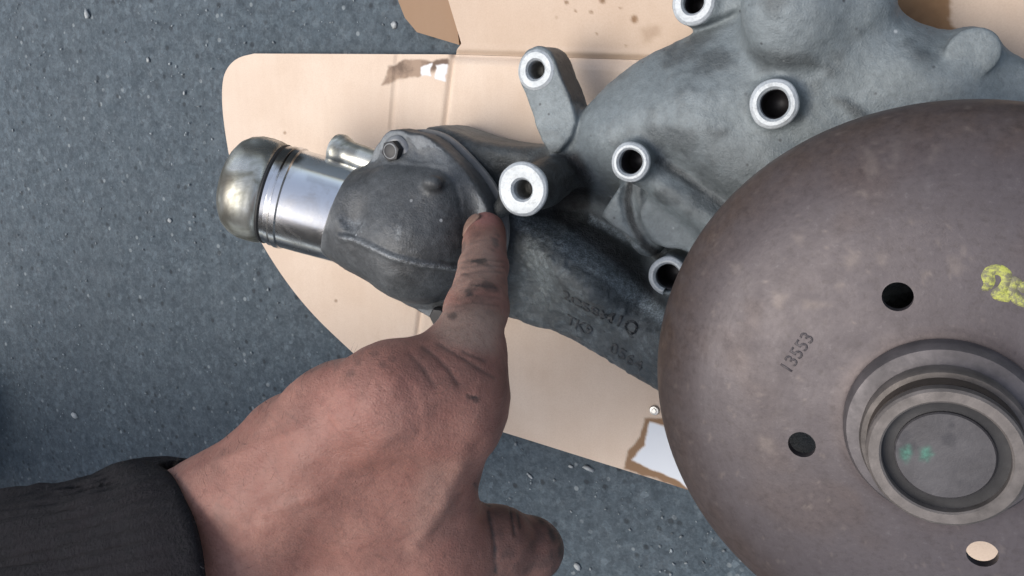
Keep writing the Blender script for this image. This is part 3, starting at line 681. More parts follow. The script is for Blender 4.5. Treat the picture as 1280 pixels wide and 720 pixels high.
text_on('TK9', (702, 406), (733, 424), .034, .0080, LET, 'raised_lettering', casting, 0.0004, surf_cast)
text_on('0564', (757, 442), (811, 473), .033, .0092, LET, 'raised_lettering', casting, 0.0004, surf_cast)

# ------------------------------------------------------------------ thermostat cover with pipe
cov = Field((-0.34, -0.14, 0.0), (-0.15, 0.02, 0.098), 0.0009)
ZF = 0.058
fpoly = atv([(461, 205), (466, 184), (480, 170), (500, 165), (524, 166), (545, 176), (572, 203), (596, 232), (612, 262), (617, 300), (606, 345), (575, 392), (552, 408), (536, 398), (500, 372), (470, 330), (452, 262)], ZF)
cov.poly(smooth_poly(fpoly, 2), ZF - 0.0115, ZF, 0.0014)
rimp = atv([(505, 168), (526, 167), (548, 180), (575, 208), (598, 238), (612, 266), (600, 270), (585, 244), (560, 214), (535, 190), (512, 180)], ZF)
cov.poly(smooth_poly(rimp, 1), ZF - 0.004, ZF + 0.0012, 0.0010, 0.0012)
cov.cyl(up(497, 188, ZF), ZF - .012, ZF + .0010, .0098, .0008, .002)
dome = up(524, 302, .058); neck = up(424, 266, .050); mid = up(474, 280, .055)
cov.ell(dome, (.0300, .0285, .0265), None, 0.010)
cov.cap(mid, dome, .0258, .0270, 0.008)
cov.cap(up(446, 272, .0515), mid, .0250, .0262, 0.006)
cov.cap(up(545, 290, .050), up(560, 285, .045), .024, .022, 0.010)
cov.cap(up(500, 232, .060), up(548, 240, .062), .010, .010, 0.014)
pax = (up(300, 230, .070) - up(424, 265, .050)); pax /= np.linalg.norm(pax)
pc = up(424, 265, .050)
# cut the neck square to the pipe
def plane_cut(x, y, z): return -((x - pc[0]) * -pax[0] + (y - pc[1]) * -pax[1] + (z - pc[2]) * -pax[2])
pl0 = pc - pax * 0.0015
pn = pax + np.array([.04, .13, 0])
def beyond(x, y, z): return -((x - pl0[0]) * pn[0] + (y - pl0[1]) * pn[1] + (z - pl0[2]) * pn[2])
cov.put(beyond, (-.34, -.14, 0), (-.15, .02, .098), 0.0, cut=True)
# parting line rib, lump at its end, small spigot pimple, dark pit
rib_ = [up(415, 292, .048), up(440, 303, .058), up(475, 318, .066), up(520, 335, .066), up(575, 345, .060)]
cov.ell(up(443, 289, .0725), (.006, .005, .004), None, 0.007)
cov.ell(up(440, 262, .0805), (.006, .009, .0030), None, 0.006, cut=True)
cov.ell(up(541, 228, .0745), (.0050, .0034, .004), None, .004)
cov.ell(up(529, 251, .0840), (.0010, .0016, .0014), None, 0.0005, cut=True)
KP, KQ = cov.mesh(2); KN = vnormals(KP, KQ); KP = KP + KN * ((fbm(KP, 260, 2, 12) - .5) * .0005)[:, None]
kpx = pix(KP); tocam = (np.array([0, 0, HCAM]) - KP); kf = sstep(0, .25, (KN * tocam).sum(1) / np.linalg.norm(tocam, axis=1))
rib = [(426, 291, 0), (444, 294, 0), (466, 304, 0), (490, 316, 0), (527, 325, 0), (590, 332, 0)]
def kline(pts): return line_dist(np.c_[kpx, kpx[:, 0] * 0], [np.array(p_, float) for p_ in pts])
rd = kline(rib); below = kline([(a, b + 5, c) for a, b, c in rib])
KP = KP + KN * (kf * (0.0016 * np.exp(-(below / 4.5) ** 2) - 0.0008 * np.exp(-(rd / 3.0) ** 2)))[:, None]
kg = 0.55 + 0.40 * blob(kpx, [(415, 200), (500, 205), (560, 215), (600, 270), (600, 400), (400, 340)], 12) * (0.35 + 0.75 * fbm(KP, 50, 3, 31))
kg = np.where(KP[:, 2] < ZF + 0.0016, np.where(KN[:, 2] > 0.75, 0.02, 0.75), kg)  # flange: top left clean, steep walls darker
kg = np.maximum(kg, 0.9 * blob(kpx, [(404, 285), (424, 282), (430, 296), (408, 312)], 4))
kg = np.maximum(kg, 0.95 * (1 - sstep(1, 4, np.hypot(kpx[:, 0] - 530, kpx[:, 1] - 251))))
kg = np.maximum(kg, 0.8 * blob(kpx, [(530, 222), (552, 222), (556, 232), (538, 232)], 4))
kw = 0.3 * blob(kpx, [(425, 272), (455, 275), (455, 293), (430, 288)], 6) + 0.25 * blob(kpx, [(496, 280), (503, 284), (500, 300), (494, 300)], 3)
kw += 0.45 * np.exp(-(below / 2.5) ** 2) * (kpx[:, 0] > 430)
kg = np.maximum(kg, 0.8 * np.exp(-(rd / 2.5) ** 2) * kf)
kg = np.maximum(kg, 0.6 * blob(kpx, [(440, 238), (454, 240), (458, 258), (446, 262)], 6))
cover = mesh_obj('thermostat_cover', KP, KQ, COVER, pump, attr={'grime_shade': np.clip(kg, 0, 1), 'worn_lit': np.clip(kw, 0, 1)})
# gasket and bolt
gk = smooth_poly(atv([(464, 203), (468, 182), (482, 168), (502, 162), (526, 163), (549, 173), (577, 200), (602, 230), (618, 262), (622, 302), (610, 348), (578, 396), (552, 412), (532, 400), (500, 376), (470, 332)], ZF), 2)
P_, F_ = prism(gk, ZF - .0135, ZF - .0117); mesh_obj('gasket', P_, F_, GASKET, cover, smooth=False)
def bolt(px, py, z):
    c = up(px, py, z)
    P, F = lathe([(0, 0), (.0064, 0), (.0070, .0004), (.0070, .0011), (.0060, .0019), (.0048, .0022), (.0, .0022)], 40)
    o = fix_normals(mesh_obj('bolt', P + c, F, BOLTSTEEL, pump, sharp=35))
    hx = [(.0050 * math.cos(R(60 * i + 12)), .0050 * math.sin(R(60 * i + 12))) for i in range(6)]
    P, F = prism(hx, .0020, .0062); h = mesh_obj('bolt_head', P + c, F, BLACKSTEEL, o); bevel(h, .0005, 2)
    P, F = lathe([(.0031, .00622), (.0031, .0064), (.0034, .0064), (.0037, .0062)], 24)
    fix_normals(mesh_obj('head_ring', P + c, F, BOLTSTEEL, o)); return o
bolt(497, 188, ZF + .0010)
P_, F_ = lathe([(0, .0), (.0068, .0), (.0068, .0015), (.0050, .0022), (.0050, .006), (.0042, .0068), (0, .0068)], 6)
o = mesh_obj('bolt', P_ + up(556, 393, ZF), F_, BLACKSTEEL, pump, smooth=False); fix_normals(o)
# pipe sleeve, groove ring and rounded end
def along(prof, seg=96):
    P, F = lathe(prof, seg); return place(P, pc, pax), F
RP = 0.0256
def pipe_part(name, prof, mat, parent, gmask=None):
    P, F = along(prof); o = fix_normals(mesh_obj(name, P, F, mat, parent, sharp=35))
    p = np.array([v.co for v in o.data.vertices]); a = o.data.attributes.new('grime_shade', 'FLOAT', 'POINT')
    a.data.foreach_set('value', np.asarray(gmask(p, pix(p)) if gmask else p[:, 0] * 0, np.float32)); return o
def ring_profile(pts, n=14):                    # refine so masks have vertices to live on
    out = []
    for (a, b), (c, d) in zip(pts[:-1], pts[1:]):
        m_ = max(1, int(math.hypot(c - a, d - b) / .0012)); out += [(a + (c - a) * i / m_, b + (d - b) * i / m_) for i in range(m_)]
    return out + [pts[-1]]
Lp = np.linalg.norm(up(346, 243, .0626) - pc)
sleeve = pipe_part('outlet_pipe', ring_profile([(RP - .003, -.016), (RP, -.016), (RP, Lp - .0095), (RP + .0008, Lp - .0088), (RP + .0008, Lp - .0062), (RP - .0003, Lp - .0056), (RP + .0004, Lp - .0050), (RP + .0004, Lp - .0034), (RP - .0003, Lp - .0030), (RP - .0002, Lp - .001), (RP - .003, Lp)]), CHROME, pump,
                   lambda p, q: np.clip(0.9 * blob(q, [(345, 180), (372, 184), (378, 198), (352, 214), (338, 204)], 5, p, 12, 3) + 0.6 * blob(q, [(385, 218), (425, 232), (424, 240), (382, 226)], 3) * 0.4 + 0.5 * blob(q, [(318, 290), (400, 315), (400, 325), (318, 300)], 6), 0, 1))  # a stain, plus dark reflection bands painted along top and bottom
pipe_part('sealing_ring', [(RP - .002, Lp - .0012), (RP - .0002, Lp - .0010), (RP + .0003, Lp), (RP - .0002, Lp + .0012), (RP - .002, Lp + .0014)], RUBBER, sleeve)
pipe_part('pipe_end', ring_profile([(RP - .004, Lp + .0006), (RP - .0004, Lp + .001), (RP + .0004, Lp + .0018), (RP + .0010, Lp + .004), (RP + .0013, Lp + .0085), (RP + .0010, Lp + .0130), (RP - .0004, Lp + .0172), (RP - .0028, Lp + .0206), (RP - .0062, Lp + .0230), (RP - .010, Lp + .0238), (RP - .012, Lp + .0225), (RP - .0115, Lp + .008), (0, Lp + .006)]), CAPEND, sleeve,
          lambda p, q: np.clip(0.75 * blob(q, [(300, 178), (360, 176), (352, 196), (330, 200), (300, 196)], 8, p, 14, 5) + 0.7 * blob(q, [(270, 190), (286, 190), (292, 280), (270, 280)], 8, p, 14, 6), 0, 1))
# little spigot behind the cover
sa = up(418, 187, .046); sb = up(474, 207, .044); ax_ = (sa - sb) / np.linalg.norm(sa - sb); Ls = np.linalg.norm(sa - sb)
P_, F_ = lathe(ring_profile([(.0070, -.004), (.0070, Ls - .009), (.0084, Ls - .006), (.0090, Ls - .0035), (.0084, Ls - .001), (.0070, Ls), (.0056, Ls - .0006), (.0054, Ls - .012), (0, Ls - .013)]), 48)
o = fix_normals(mesh_obj('spigot_pipe', place(P_, sb, ax_), F_, CAPEND, pump, sharp=40)); p = np.array([v.co for v in o.data.vertices])
o.data.attributes.new('grime_shade', 'FLOAT', 'POINT').data.foreach_set('value', (0.55 * sstep(.5, .7, noise(p, 150, 2))).astype(np.float32))

# ------------------------------------------------------------------ pulley
def refine(pts, step): 
    out = []
    for (a, b), (c, d) in zip(pts[:-1], pts[1:]):
        m_ = max(1, int(math.hypot(c - a, d - b) / step)); out += [(a + (c - a) * i / m_, b + (d - b) * i / m_) for i in range(m_)]
    return out + [pts[-1]]
prof = [(.0100, .1240), (.0240, .1258), (.0268, .1265), (.031, .1258), (.040, .1250), (.055, .1236), (.066, .1214), (.075, .1185), (.0825, .1142), (.0878, .1090), (.0910, .1035), (.0922, .0985), (.0925, .0940), (.0925, .0885)]
sm_ = [prof[0]]
pp = np.array(prof); t = np.arange(len(pp)); tt = np.linspace(0, len(pp) - 1, 150)
def cr(tv):
    i = min(int(tv), len(pp) - 2); f = tv - i; p0, p1, p2, p3 = pp[max(i - 1, 0)], pp[i], pp[i + 1], pp[min(i + 2, len(pp) - 1)]
    return 0.5 * ((2 * p1) + (-p0 + p2) * f + (2 * p0 - 5 * p1 + 4 * p2 - p3) * f * f + (-p0 + 3 * p1 - 3 * p2 + p3) * f ** 3)
outer = [tuple(cr(v)) for v in tt]
inner = [(.0895, .0885), (.0895, .097), (.087, .104), (.081, .1105), (.074, .115), (.065, .118), (.055, .1202), (.040, .1217), (.0100, .1222)]
loop = outer + inner + [outer[0]]
P_, F_ = lathe(loop, 400)
tmp = mesh_obj('tmp', P_ + [CX, CY, 0], F_, PULLEY); fix_normals(tmp)
cutters = []
bm = bmesh.new()
for ang in (112.6, -160.6, -69.0, 21.5):
    h = Matrix.Translation((CX + .040 * math.cos(R(ang)), CY + .040 * math.sin(R(ang)), .123))
    bmesh.ops.create_cone(bm, cap_ends=True, segments=40, radius1=.0042, radius2=.0042, depth=.02, matrix=h)
cme = bpy.data.meshes.new('cut'); bm.to_mesh(cme); bm.free(); cut = bpy.data.objects.new('cut', cme); COL.objects.link(cut)
bmod = tmp.modifiers.new('b', 'BOOLEAN'); bmod.object = cut; bmod.operation = 'DIFFERENCE'; bmod.solver = 'EXACT'
dg = bpy.context.evaluated_depsgraph_get(); pme = bpy.data.meshes.new_from_object(tmp.evaluated_get(dg))
bpy.data.objects.remove(tmp); bpy.data.objects.remove(cut)
pulley = link('pulley', pme, PULLEY, pump, True, 38); pme.name = 'pulley'
p = np.array([v.co for v in pme.vertices]); pr = np.hypot(p[:, 0] - CX, p[:, 1] - CY); pq = pix(p)
rust = sstep(.068, .090, pr) * 0.9 + 0.4 * sstep(.56, .75, fbm(p, 45, 3, 21)) + 0.35 * (1 - sstep(.027, .032, pr))
rust *= 0.85
rust = np.maximum(rust, 0.9 * blob(pq, [(1258, 126), (1290, 126), (1290, 146), (1256, 140)], 5))
scuff = np.zeros(len(p))
for pts in ([(1082, 185), (1094, 190), (1098, 215), (1086, 225), (1080, 205)], [(1118, 178), (1128, 172), (1124, 200), (1116, 210)], [(1165, 185), (1176, 180), (1168, 200), (1160, 205)], [(1055, 320), (1076, 312), (1074, 330), (1060, 338)], [(1058, 308), (1072, 318), (1066, 332)],
            [(1098, 318), (1108, 318), (1104, 332), (1098, 330)], [(990, 292), (1004, 296), (1000, 306)], [(966, 366), (984, 370), (978, 386), (968, 380)], [(1005, 376), (1040, 378), (1038, 384), (1005, 384)], [(912, 330), (924, 332), (920, 344)], [(950, 545), (968, 548), (966, 566), (950, 562)], [(1185, 320), (1204, 322), (1200, 345), (1186, 340)]):
    scuff = np.maximum(scuff, blob(pq, pts, 5, p, 9, 3) * 0.32)
scuff = np.maximum(scuff, 0.3 * sstep(.74, .84, fbm(p, 420, 2, 41)) * (pr > .03))
pme.attributes.new('rust', 'FLOAT', 'POINT').data.foreach_set('value', np.clip(rust, 0, 1).astype(np.float32))
pme.attributes.new('scuff', 'FLOAT', 'POINT').data.foreach_set('value', scuff.astype(np.float32))
def ctr(P): return P + np.array([CX, CY, 0])
def surf_pulley(q):
    r = math.hypot(q[0] - CX, q[1] - CY); o_ = np.array(outer); return float(np.interp(r, o_[:, 0], o_[:, 1]))
# hub: flange, stepped collar, rim, end face
hub = fix_normals(mesh_obj('pulley_hub', *(lambda a: (ctr(a[0]), a[1]))(lathe([(0.006, .1225), (.0262, .1225), (.0266, .1268), (.0262, .1315), (.0252, .1332), (.0225, .1338), (.0212, .1342), (.0006, .1342), (0.006, .1225)], 120)), HUBCAP, pulley, sharp=35))
P_, F_ = lathe([(.004, .1335), (.0212, .1335), (.0214, .1390), (.0208, .1402), (.004, .1402)], 120); fix_normals(mesh_obj('hub_collar', ctr(P_), F_, HUBLIGHT, pulley, sharp=35))
P_, F_ = lathe([(.004, .1398), (.0194, .1398), (.0192, .1450), (.004, .1450)], 120); fix_normals(mesh_obj('hub_band', ctr(P_), F_, HUBDARK, pulley, sharp=35))
P_, F_ = lathe([(.0120, .1455), (.0191, .1455), (.0193, .1462), (.0191, .1488), (.0184, .1494), (.0158, .1494), (.0153, .1490), (.0152, .1462), (.0120, .1458)], 120); fix_normals(mesh_obj('hub_rim', ctr(P_), F_, HUBLIGHT, pulley, sharp=35))
P_, F_ = lathe([(.0153, .1468), (.0137, .1463), (.0117, .1468)], 96); fix_normals(mesh_obj('hub_groove', ctr(P_), F_, simple('dark_groove', (0.022, 0.021, 0.022), 0.7), pulley))
P_, F_ = lathe([(0, .1477)] + [(.0117 * k / 24, .1477) for k in range(1, 25)] + [(.0121, .1473), (.0123, .1460), (0, .1460)], 140)
se = fix_normals(mesh_obj('shaft_end', ctr(P_), F_, mat_shaft_end(), pulley, sharp=35)); p = np.array([v.co for v in se.data.vertices]); pq = pix(p); z_ = np.zeros(len(p))
gn, dk = z_.copy(), z_.copy()
for pts in ([(1150, 562), (1160, 560), (1166, 568), (1160, 576), (1150, 574)], [(1126, 562), (1136, 556), (1140, 568), (1132, 578), (1126, 572)]): gn = np.maximum(gn, blob(pq, pts, 5, p, 8, 3))
for pts in ([(1174, 544), (1186, 540), (1196, 548), (1190, 558), (1178, 556)], [(1120, 546), (1132, 538), (1138, 546), (1130, 556)], [(1186, 530), (1190, 528), (1192, 533), (1187, 534)], [(1116, 560), (1142, 552), (1150, 560), (1130, 572)]): dk = np.maximum(dk, blob(pq, pts, 3.5, p, 8, 5))
se.data.attributes.new('green', 'FLOAT', 'POINT').data.foreach_set('value', (gn * .8).astype(np.float32)); se.data.attributes.new('dark', 'FLOAT', 'POINT').data.foreach_set('value', (np.clip(dk + .55 * sstep(.45, .7, fbm(p, 130, 3, 33)), 0, 1) * .8).astype(np.float32))
P_, F_ = lathe([(0, .124), (.0110, .124), (.0110, .075), (0, .075)], 40); fix_normals(mesh_obj('pump_shaft', ctr(P_), F_, STEEL, pump, sharp=35))
STAMP = simple('dark_stamp', (0.070, 0.060, 0.062), 0.6)
text_on('13553', (988, 466), (1026, 410), .1225, .0056, STAMP, 'stamped_digits', pulley, 0.00012, surf_pulley, 0.00008, 0.0004, 1.05)
# yellow crayon figures at the right edge: a fat hooked 2 and a 6 as thick strokes
def stroke(pts, w, z, mat, name, parent, surf):
    pl = np.array([at(a, b, z)[:2] for a, b in pts]); t = np.r_[0, np.cumsum(np.linalg.norm(np.diff(pl, axis=0), axis=1))]
    tt = np.linspace(0, t[-1], 60); c = np.c_[np.interp(tt, t, pl[:, 0]), np.interp(tt, t, pl[:, 1])]
    for _ in range(3): c[1:-1] = (c[:-2] + 2 * c[1:-1] + c[2:]) / 4
    d = np.gradient(c, axis=0); d /= np.linalg.norm(d, axis=1)[:, None]; nn = np.c_[-d[:, 1], d[:, 0]]
    ww = w * (0.8 + 0.5 * noise(np.c_[c, c[:, 0] * 0], 260, 3))[:, None]; ww[0] *= .5; ww[-1] *= .5
    rows = []
    for k, (s, hgt) in enumerate(((-1, -.0003), (-.9, .00006), (0, .00009), (.9, .00006), (1, -.0003))):
        q = c + nn * ww * s; rows.append(np.c_[q, [surf(v) + hgt for v in q]])
    P = np.concatenate(rows); n = len(c); F = [(k * n + i, k * n + i + 1, (k + 1) * n + i + 1, (k + 1) * n + i) for k in range(4) for i in range(n - 1)]
    return fix_normals(mesh_obj(name, P, F, mat, parent))
ym = stroke([(1227, 354), (1232, 356), (1236, 349), (1233, 341), (1238, 335), (1248, 334), (1256, 339), (1258, 348), (1252, 358), (1242, 364), (1250, 367), (1262, 368)], .00145, .121, YELLOW, 'yellow_mark', pulley, surf_pulley)
stroke([(1270, 344), (1265, 352), (1264, 362), (1270, 371), (1280, 374), (1288, 370), (1288, 358), (1280, 354), (1272, 360)], .00150, .121, YELLOW, 'yellow_mark', pulley, surf_pulley)
stroke([(1300, 340), (1293, 352), (1293, 366), (1300, 374), (1310, 368), (1306, 358), (1298, 360)], .00150, .121, YELLOW, 'yellow_mark', pulley, surf_pulley)

# ================================================================== PERSON
person = empty('person', (-.46, -.95, 0))
tag(person, "person in black jumper whose grease-stained left index finger points at the dark pipe cover", 'person')
J = lambda a, b, z: at(a, b, z)
hand = Field((-0.42, -0.33, 0.045), (-0.10, -0.03, 0.235), 0.00075)
# index finger
i_tip, i_dip, i_pip, i_pp, i_mcp = J(606, 291, .0690), J(605, 334, .103), J(596, 386, .136), J(583, 436, .157), J(560, 488, .170)
hand.cap(i_tip, i_dip, .0091, .0097, .002); hand.cap(i_dip, i_pip, .0097, .0107, .002); hand.cap(i_pip, i_pp, .0107, .0114, .003); hand.cap(i_pp, i_mcp, .0114, .0130, .006)
# knuckles, metacarpals, wrist, forearm
m_mcp, r_mcp, l_mcp = J(490, 497, .184), J(420, 520, .182), J(356, 555, .174)
w_i, w_m, w_r, w_l = J(310, 700, .188), J(280, 682, .196), J(262, 668, .193), J(248, 655, .184)
for a, b, ra, rb in ((i_mcp, w_i, .0145, .0165), (m_mcp, w_m, .0132, .0175), (r_mcp, w_r, .0140, .0175), (l_mcp, w_l, .0130, .0165)):
    hand.cap(a, b, ra, rb, .012)
for a, b, ra, rb in ((i_mcp, m_mcp, .0125, .0125), (m_mcp, r_mcp, .0125, .0120), (r_mcp, l_mcp, .0120, .0110)): hand.cap(a, b, ra, rb, .012)
pal = J(425, 605, .168); hand.ell(pal, (.036, .032, .017), None, .014)
hand.cap(J(560, 520, .168), J(450, 680, .168), .0150, .0180, .014)
fore = J(150, 706, .187); wrist = J(215, 695, .184)
hand.cap(J(300, 670, .184), wrist, .0240, .0245, .020); hand.cap(wrist, fore, .0250, .0250, .015)
hand.cap(J(262, 650, .186), J(175, 685, .187), .0130, .0140, .02)
# curled fingers under the palm
for mc, p1, p2, p3, r in ((m_mcp, J(500, 535, .140), J(470, 590, .132), J(430, 615, .146), .0100), (r_mcp, J(440, 560, .140), J(410, 610, .132), J(375, 640, .146), .0096), (l_mcp, J(385, 590, .138), J(360, 632, .132), J(330, 660, .146), .0086)):
    hand.cap(mc, p1, r * 1.2, r * 1.08, .006); hand.cap(p1, p2, r * 1.08, r, .002); hand.cap(p2, p3, r, r * .9, .002)
# thumb
t_cmc, t_mcp, t_ip, t_tip = J(400, 735, .176), J(548, 700, .160), J(622, 680, .142), J(668, 690, .130)
hand.cap(t_cmc, t_mcp, .0185, .0150, .014); hand.cap(t_mcp, t_ip, .0150, .0122, .006); hand.cap(t_ip, t_tip, .0122, .0098, .004)
hand.ell(t_ip, (.0132, .0128, .0126), None, .003)
hand.ell(J(664, 684, .131), (.0118, .0112, .0105), None, .004)
# web between thumb and index
hand.cap(J(562, 545, .160), J(544, 650, .156), .0105, .0120, .016)
HP, HQ = hand.mesh(3); HN = vnormals(HP, HQ); hpx = pix(HP); facing = sstep(-.2, .25, (HN * (np.array([0, 0, HCAM]) - HP) / np.linalg.norm(np.array([0, 0, HCAM]) - HP, axis=1)[:, None]).sum(1))
def crease(pts, w, soft=0.5):
    d = line_dist(np.c_[hpx, hpx[:, 0] * 0], [np.array([a, b, 0.0]) for a, b in pts]); return np.exp(-(d / w) ** 2) * facing
disp = np.zeros(len(HP)); lines = np.zeros(len(HP))
def furrow(pts, w, dpt): 
    global disp, lines
    lines = np.maximum(lines, crease(pts, max(1.6, w * .5)) * min(1, dpt / .0006))
    disp = disp - 0.48 * dpt * crease(pts, w * .7) + 0.14 * dpt * crease(pts, w * 2.4)
# knuckle folds of the index finger
for dy in (-10, 2, 12): furrow([(574 + dy * -.3, 372 + dy), (592, 366 + dy), (624, 371 + dy)], 2.6, .00032)
for dy in (-16, 14): furrow([(580, 352 + dy), (596, 356 + dy), (620, 350 + dy)], 1.8, .00018)
for dy in (-6, 1, 8): furrow([(578, 334 + dy), (600, 330 + dy), (630, 333 + dy)], 2.6, .0004)
# creases where finger meets hand
furrow([(528, 434), (545, 446), (562, 464), (572, 480)], 5, .0007); furrow([(548, 430), (575, 446), (600, 462), (618, 472)], 4, .0006)
furrow([(512, 442), (530, 462), (544, 484)], 6, .0005); furrow([(580, 440), (606, 452)], 4, .0007); furrow([(585, 494), (596, 497)], 2.5, .0006)
# thumb folds
furrow([(596, 606), (604, 620), (612, 632)], 4, .0010); furrow([(637, 632), (640, 650), (643, 668)], 3, .0012); furrow([(646, 640), (650, 660)], 3, .0006); furrow([(610, 640), (618, 680), (620, 715)], 5, .0008)
# tendons on the back of the hand
for a, b in (((560, 490), (330, 660)), ((500, 470), (300, 640)), ((430, 485), (280, 620))):
    disp += 0.0005 * crease([a, ((a[0] + b[0]) / 2 + 4, (a[1] + b[1]) / 2 + 3), b], 13)
disp += 0.0008 * crease([(575, 585), (548, 640), (520, 680)], 10)            # edge of the first web muscle
disp -= 0.0006 * crease([(600, 560), (592, 610), (570, 660)], 12)
for a, b in (((280, 575), (420, 520)), ((330, 640), (460, 600)), ((420, 520), (470, 490))): disp += 0.0004 * crease([a, b], 7)   # veins
for k in range(60):                                                          # fine wrist and back wrinkles
    x0, y0 = random.uniform(230, 520), random.uniform(470, 700); l_ = random.uniform(12, 50); a_ = random.choice([random.uniform(-.9, -.2), random.uniform(.3, 1.3)])
    furrow([(x0, y0), (x0 + l_ * math.cos(a_), y0 + l_ * math.sin(a_))], 2.6, .00018)
disp += (fbm(HP, 90, 3, 4) - .5) * 0.0012
HP = HP + HN * disp[:, None]
fd_ = (i_tip - i_dip) / np.linalg.norm(i_tip - i_dip); ee = np.array([0, 0, HCAM]) - i_tip; ee -= fd_ * (ee @ fd_); ee /= np.linalg.norm(ee)
lf_ = np.cross(fd_, ee); lf_ = lf_ if pix((i_tip + lf_ * .01)[None])[0, 0] < 606 else -lf_
ln_ = lf_ * .80 + ee * .60
# grease marks, painted shade, pale and red areas of the skin
dirt_shade = np.zeros(len(HP))
def smear(pts, s, soft=4, wob=10, seed=1):
    global dirt_shade
    dirt_shade = np.maximum(dirt_shade, s * blob(hpx, pts, soft * 1.4, HP, wob * 1.7, seed) * (0.95 + 0.9 * (fbm(HP, 330, 3, seed + 40) - .35)))
def spot(cx, cy, rx, ry, rot, st, seed=0):
    global dirt_shade
    c_, s_ = math.cos(R(rot)), math.sin(R(rot)); dx, dy = hpx[:, 0] - cx, hpx[:, 1] - cy
    d = np.hypot((dx * c_ + dy * s_) / rx, (-dx * s_ + dy * c_) / ry) + (fbm(HP, 420, 3, seed + 60) - .5) * 1.5
    dirt_shade = np.maximum(dirt_shade, st * (1 - sstep(.35, 1.15, d)))
for k_, a_ in enumerate(((600, 327, 13, 5, 4, 1.0), (619, 303, 6, 13, 8, .7), (588, 364, 13, 7, -20, .85), (607, 358, 20, 9, 8, .65), (596, 374, 22, 6, 5, .5), (565, 396, 7, 7, 0, .6), (630, 352, 7, 8, 0, .45), (612, 392, 9, 5, 0, .3), (583, 344, 7, 4, 0, .45), (577, 312, 5, 16, 18, .55))): spot(*a_, k_)
smear([(628, 280), (640, 290), (642, 480), (620, 620), (608, 620), (630, 400)], .35, 10, 8, 8)  # shaded right edge of finger and web, painted in
smear([(376, 452), (400, 444), (406, 456), (380, 462)], .5, 6); smear([(420, 450), (480, 440), (485, 452), (425, 462)], .22, 8, 20, 5); smear([(346, 512), (380, 510), (382, 532), (350, 536)], .28, 12)
smear([(470, 530), (500, 520), (505, 555), (480, 560)], .22, 12); smear([(640, 622), (710, 622), (720, 700), (700, 720), (688, 680), (660, 645)], .95, 9, 8, 4); smear([(600, 606), (640, 622), (640, 640), (602, 638)], .6, 8, 10, 6)
smear([(600, 600), (720, 600), (720, 740), (610, 740)], .55, 16, 10, 9); smear([(583, 494), (598, 496), (597, 500), (584, 498)], .6, 2); smear([(583, 284), (592, 280), (606, 288), (598, 305), (586, 330), (580, 325)], .35, 4)  # thumb: grease and the hand's shade painted together
for (a, b) in ((468, 442), (448, 452), (490, 448), (438, 466), (478, 456)): dirt_shade = np.maximum(dirt_shade, .35 * (1 - sstep(3, 8, np.hypot(hpx[:, 0] - a, hpx[:, 1] - b))))
smear([(560, 300), (640, 285), (640, 400), (560, 420)], .16, 20, 30, 14); smear([(520, 430), (620, 440), (610, 480), (530, 470)], .16, 12, 25, 15)
dirt_shade = np.clip(dirt_shade + 0.45 * lines + 0.16 * sstep(.55, .75, fbm(HP, 120, 3, 17)), 0, 1)
nd = np.linalg.norm(HP - (i_tip - fd_ * .0035 + ln_ * .0099), axis=1); dirt_shade = np.maximum(dirt_shade, 0.75 * np.exp(-((nd - .0066) / .0009) ** 2))
pale = 0.75 * blob(hpx, [(550, 390), (600, 380), (630, 395), (616, 440), (560, 432), (543, 415)], 14) + 0.5 * blob(hpx, [(575, 300), (610, 296), (622, 340), (580, 372), (560, 362)], 10) + 0.25 * blob(hpx, [(530, 580), (580, 575), (560, 640), (510, 690)], 16)
red = 0.8 * blob(hpx, [(588, 263), (622, 262), (626, 280), (606, 284), (588, 276)], 5) + 0.12 * blob(hpx, [(400, 460), (560, 450), (520, 560), (380, 560)], 40)
body = mesh_obj('hand', HP, HQ, SKIN, person, attr={'dirt_shade': dirt_shade, 'pale': np.clip(pale, 0, 1), 'red': np.clip(red, 0, 1)})
def nail(c, long, side, nrm, l, w, name='fingernail'):
    long, side, nrm = [np.asarray(v, float) / np.linalg.norm(v) for v in (long, side, nrm)]
    P, n = [], 13
    us = np.linspace(-1, 1, n)
    for lay in (0, 1):
        for u in us:
            for v in us:
                a = u * math.sqrt(max(0, 1 - v * v / 2)); b = v * math.sqrt(max(0, 1 - u * u / 2))
                P.append(c + long * a * l + side * b * w - nrm * (.0022 * b * b + .0007 * a * a + lay * .0008))
    P = np.array(P); i = np.arange(n * n).reshape(n, n); q = np.stack([i[:-1, :-1], i[1:, :-1], i[1:, 1:], i[:-1, 1:]], -1).reshape(-1, 4)
    ring = np.r_[i[0, :], i[1:, -1], i[-1, -2::-1], i[-2:0:-1, 0]]; rn = np.roll(ring, -1)
    return fix_normals(mesh_obj(name, P, np.r_[q, q[:, ::-1] + n * n, np.c_[ring, rn, rn + n * n, ring + n * n]], NAIL, body))
nail(i_tip - fd_ * .0035 + ln_ * .0099, fd_, np.cross(ln_, fd_), ln_, .0066, .0058)
td = t_tip - t_ip; nt = np.cross(td, [0, 0, 1.0]); nt /= np.linalg.norm(nt)
if nt[1] > 0: nt = -nt
nn_ = nt * 0.9 + np.array([0, 0, .45]); nn_ /= np.linalg.norm(nn_)
nail(J(664, 684, .131) + td / np.linalg.norm(td) * .004 + nn_ * .0106, td, np.cross(nn_, td), nn_, .0065, .0060)

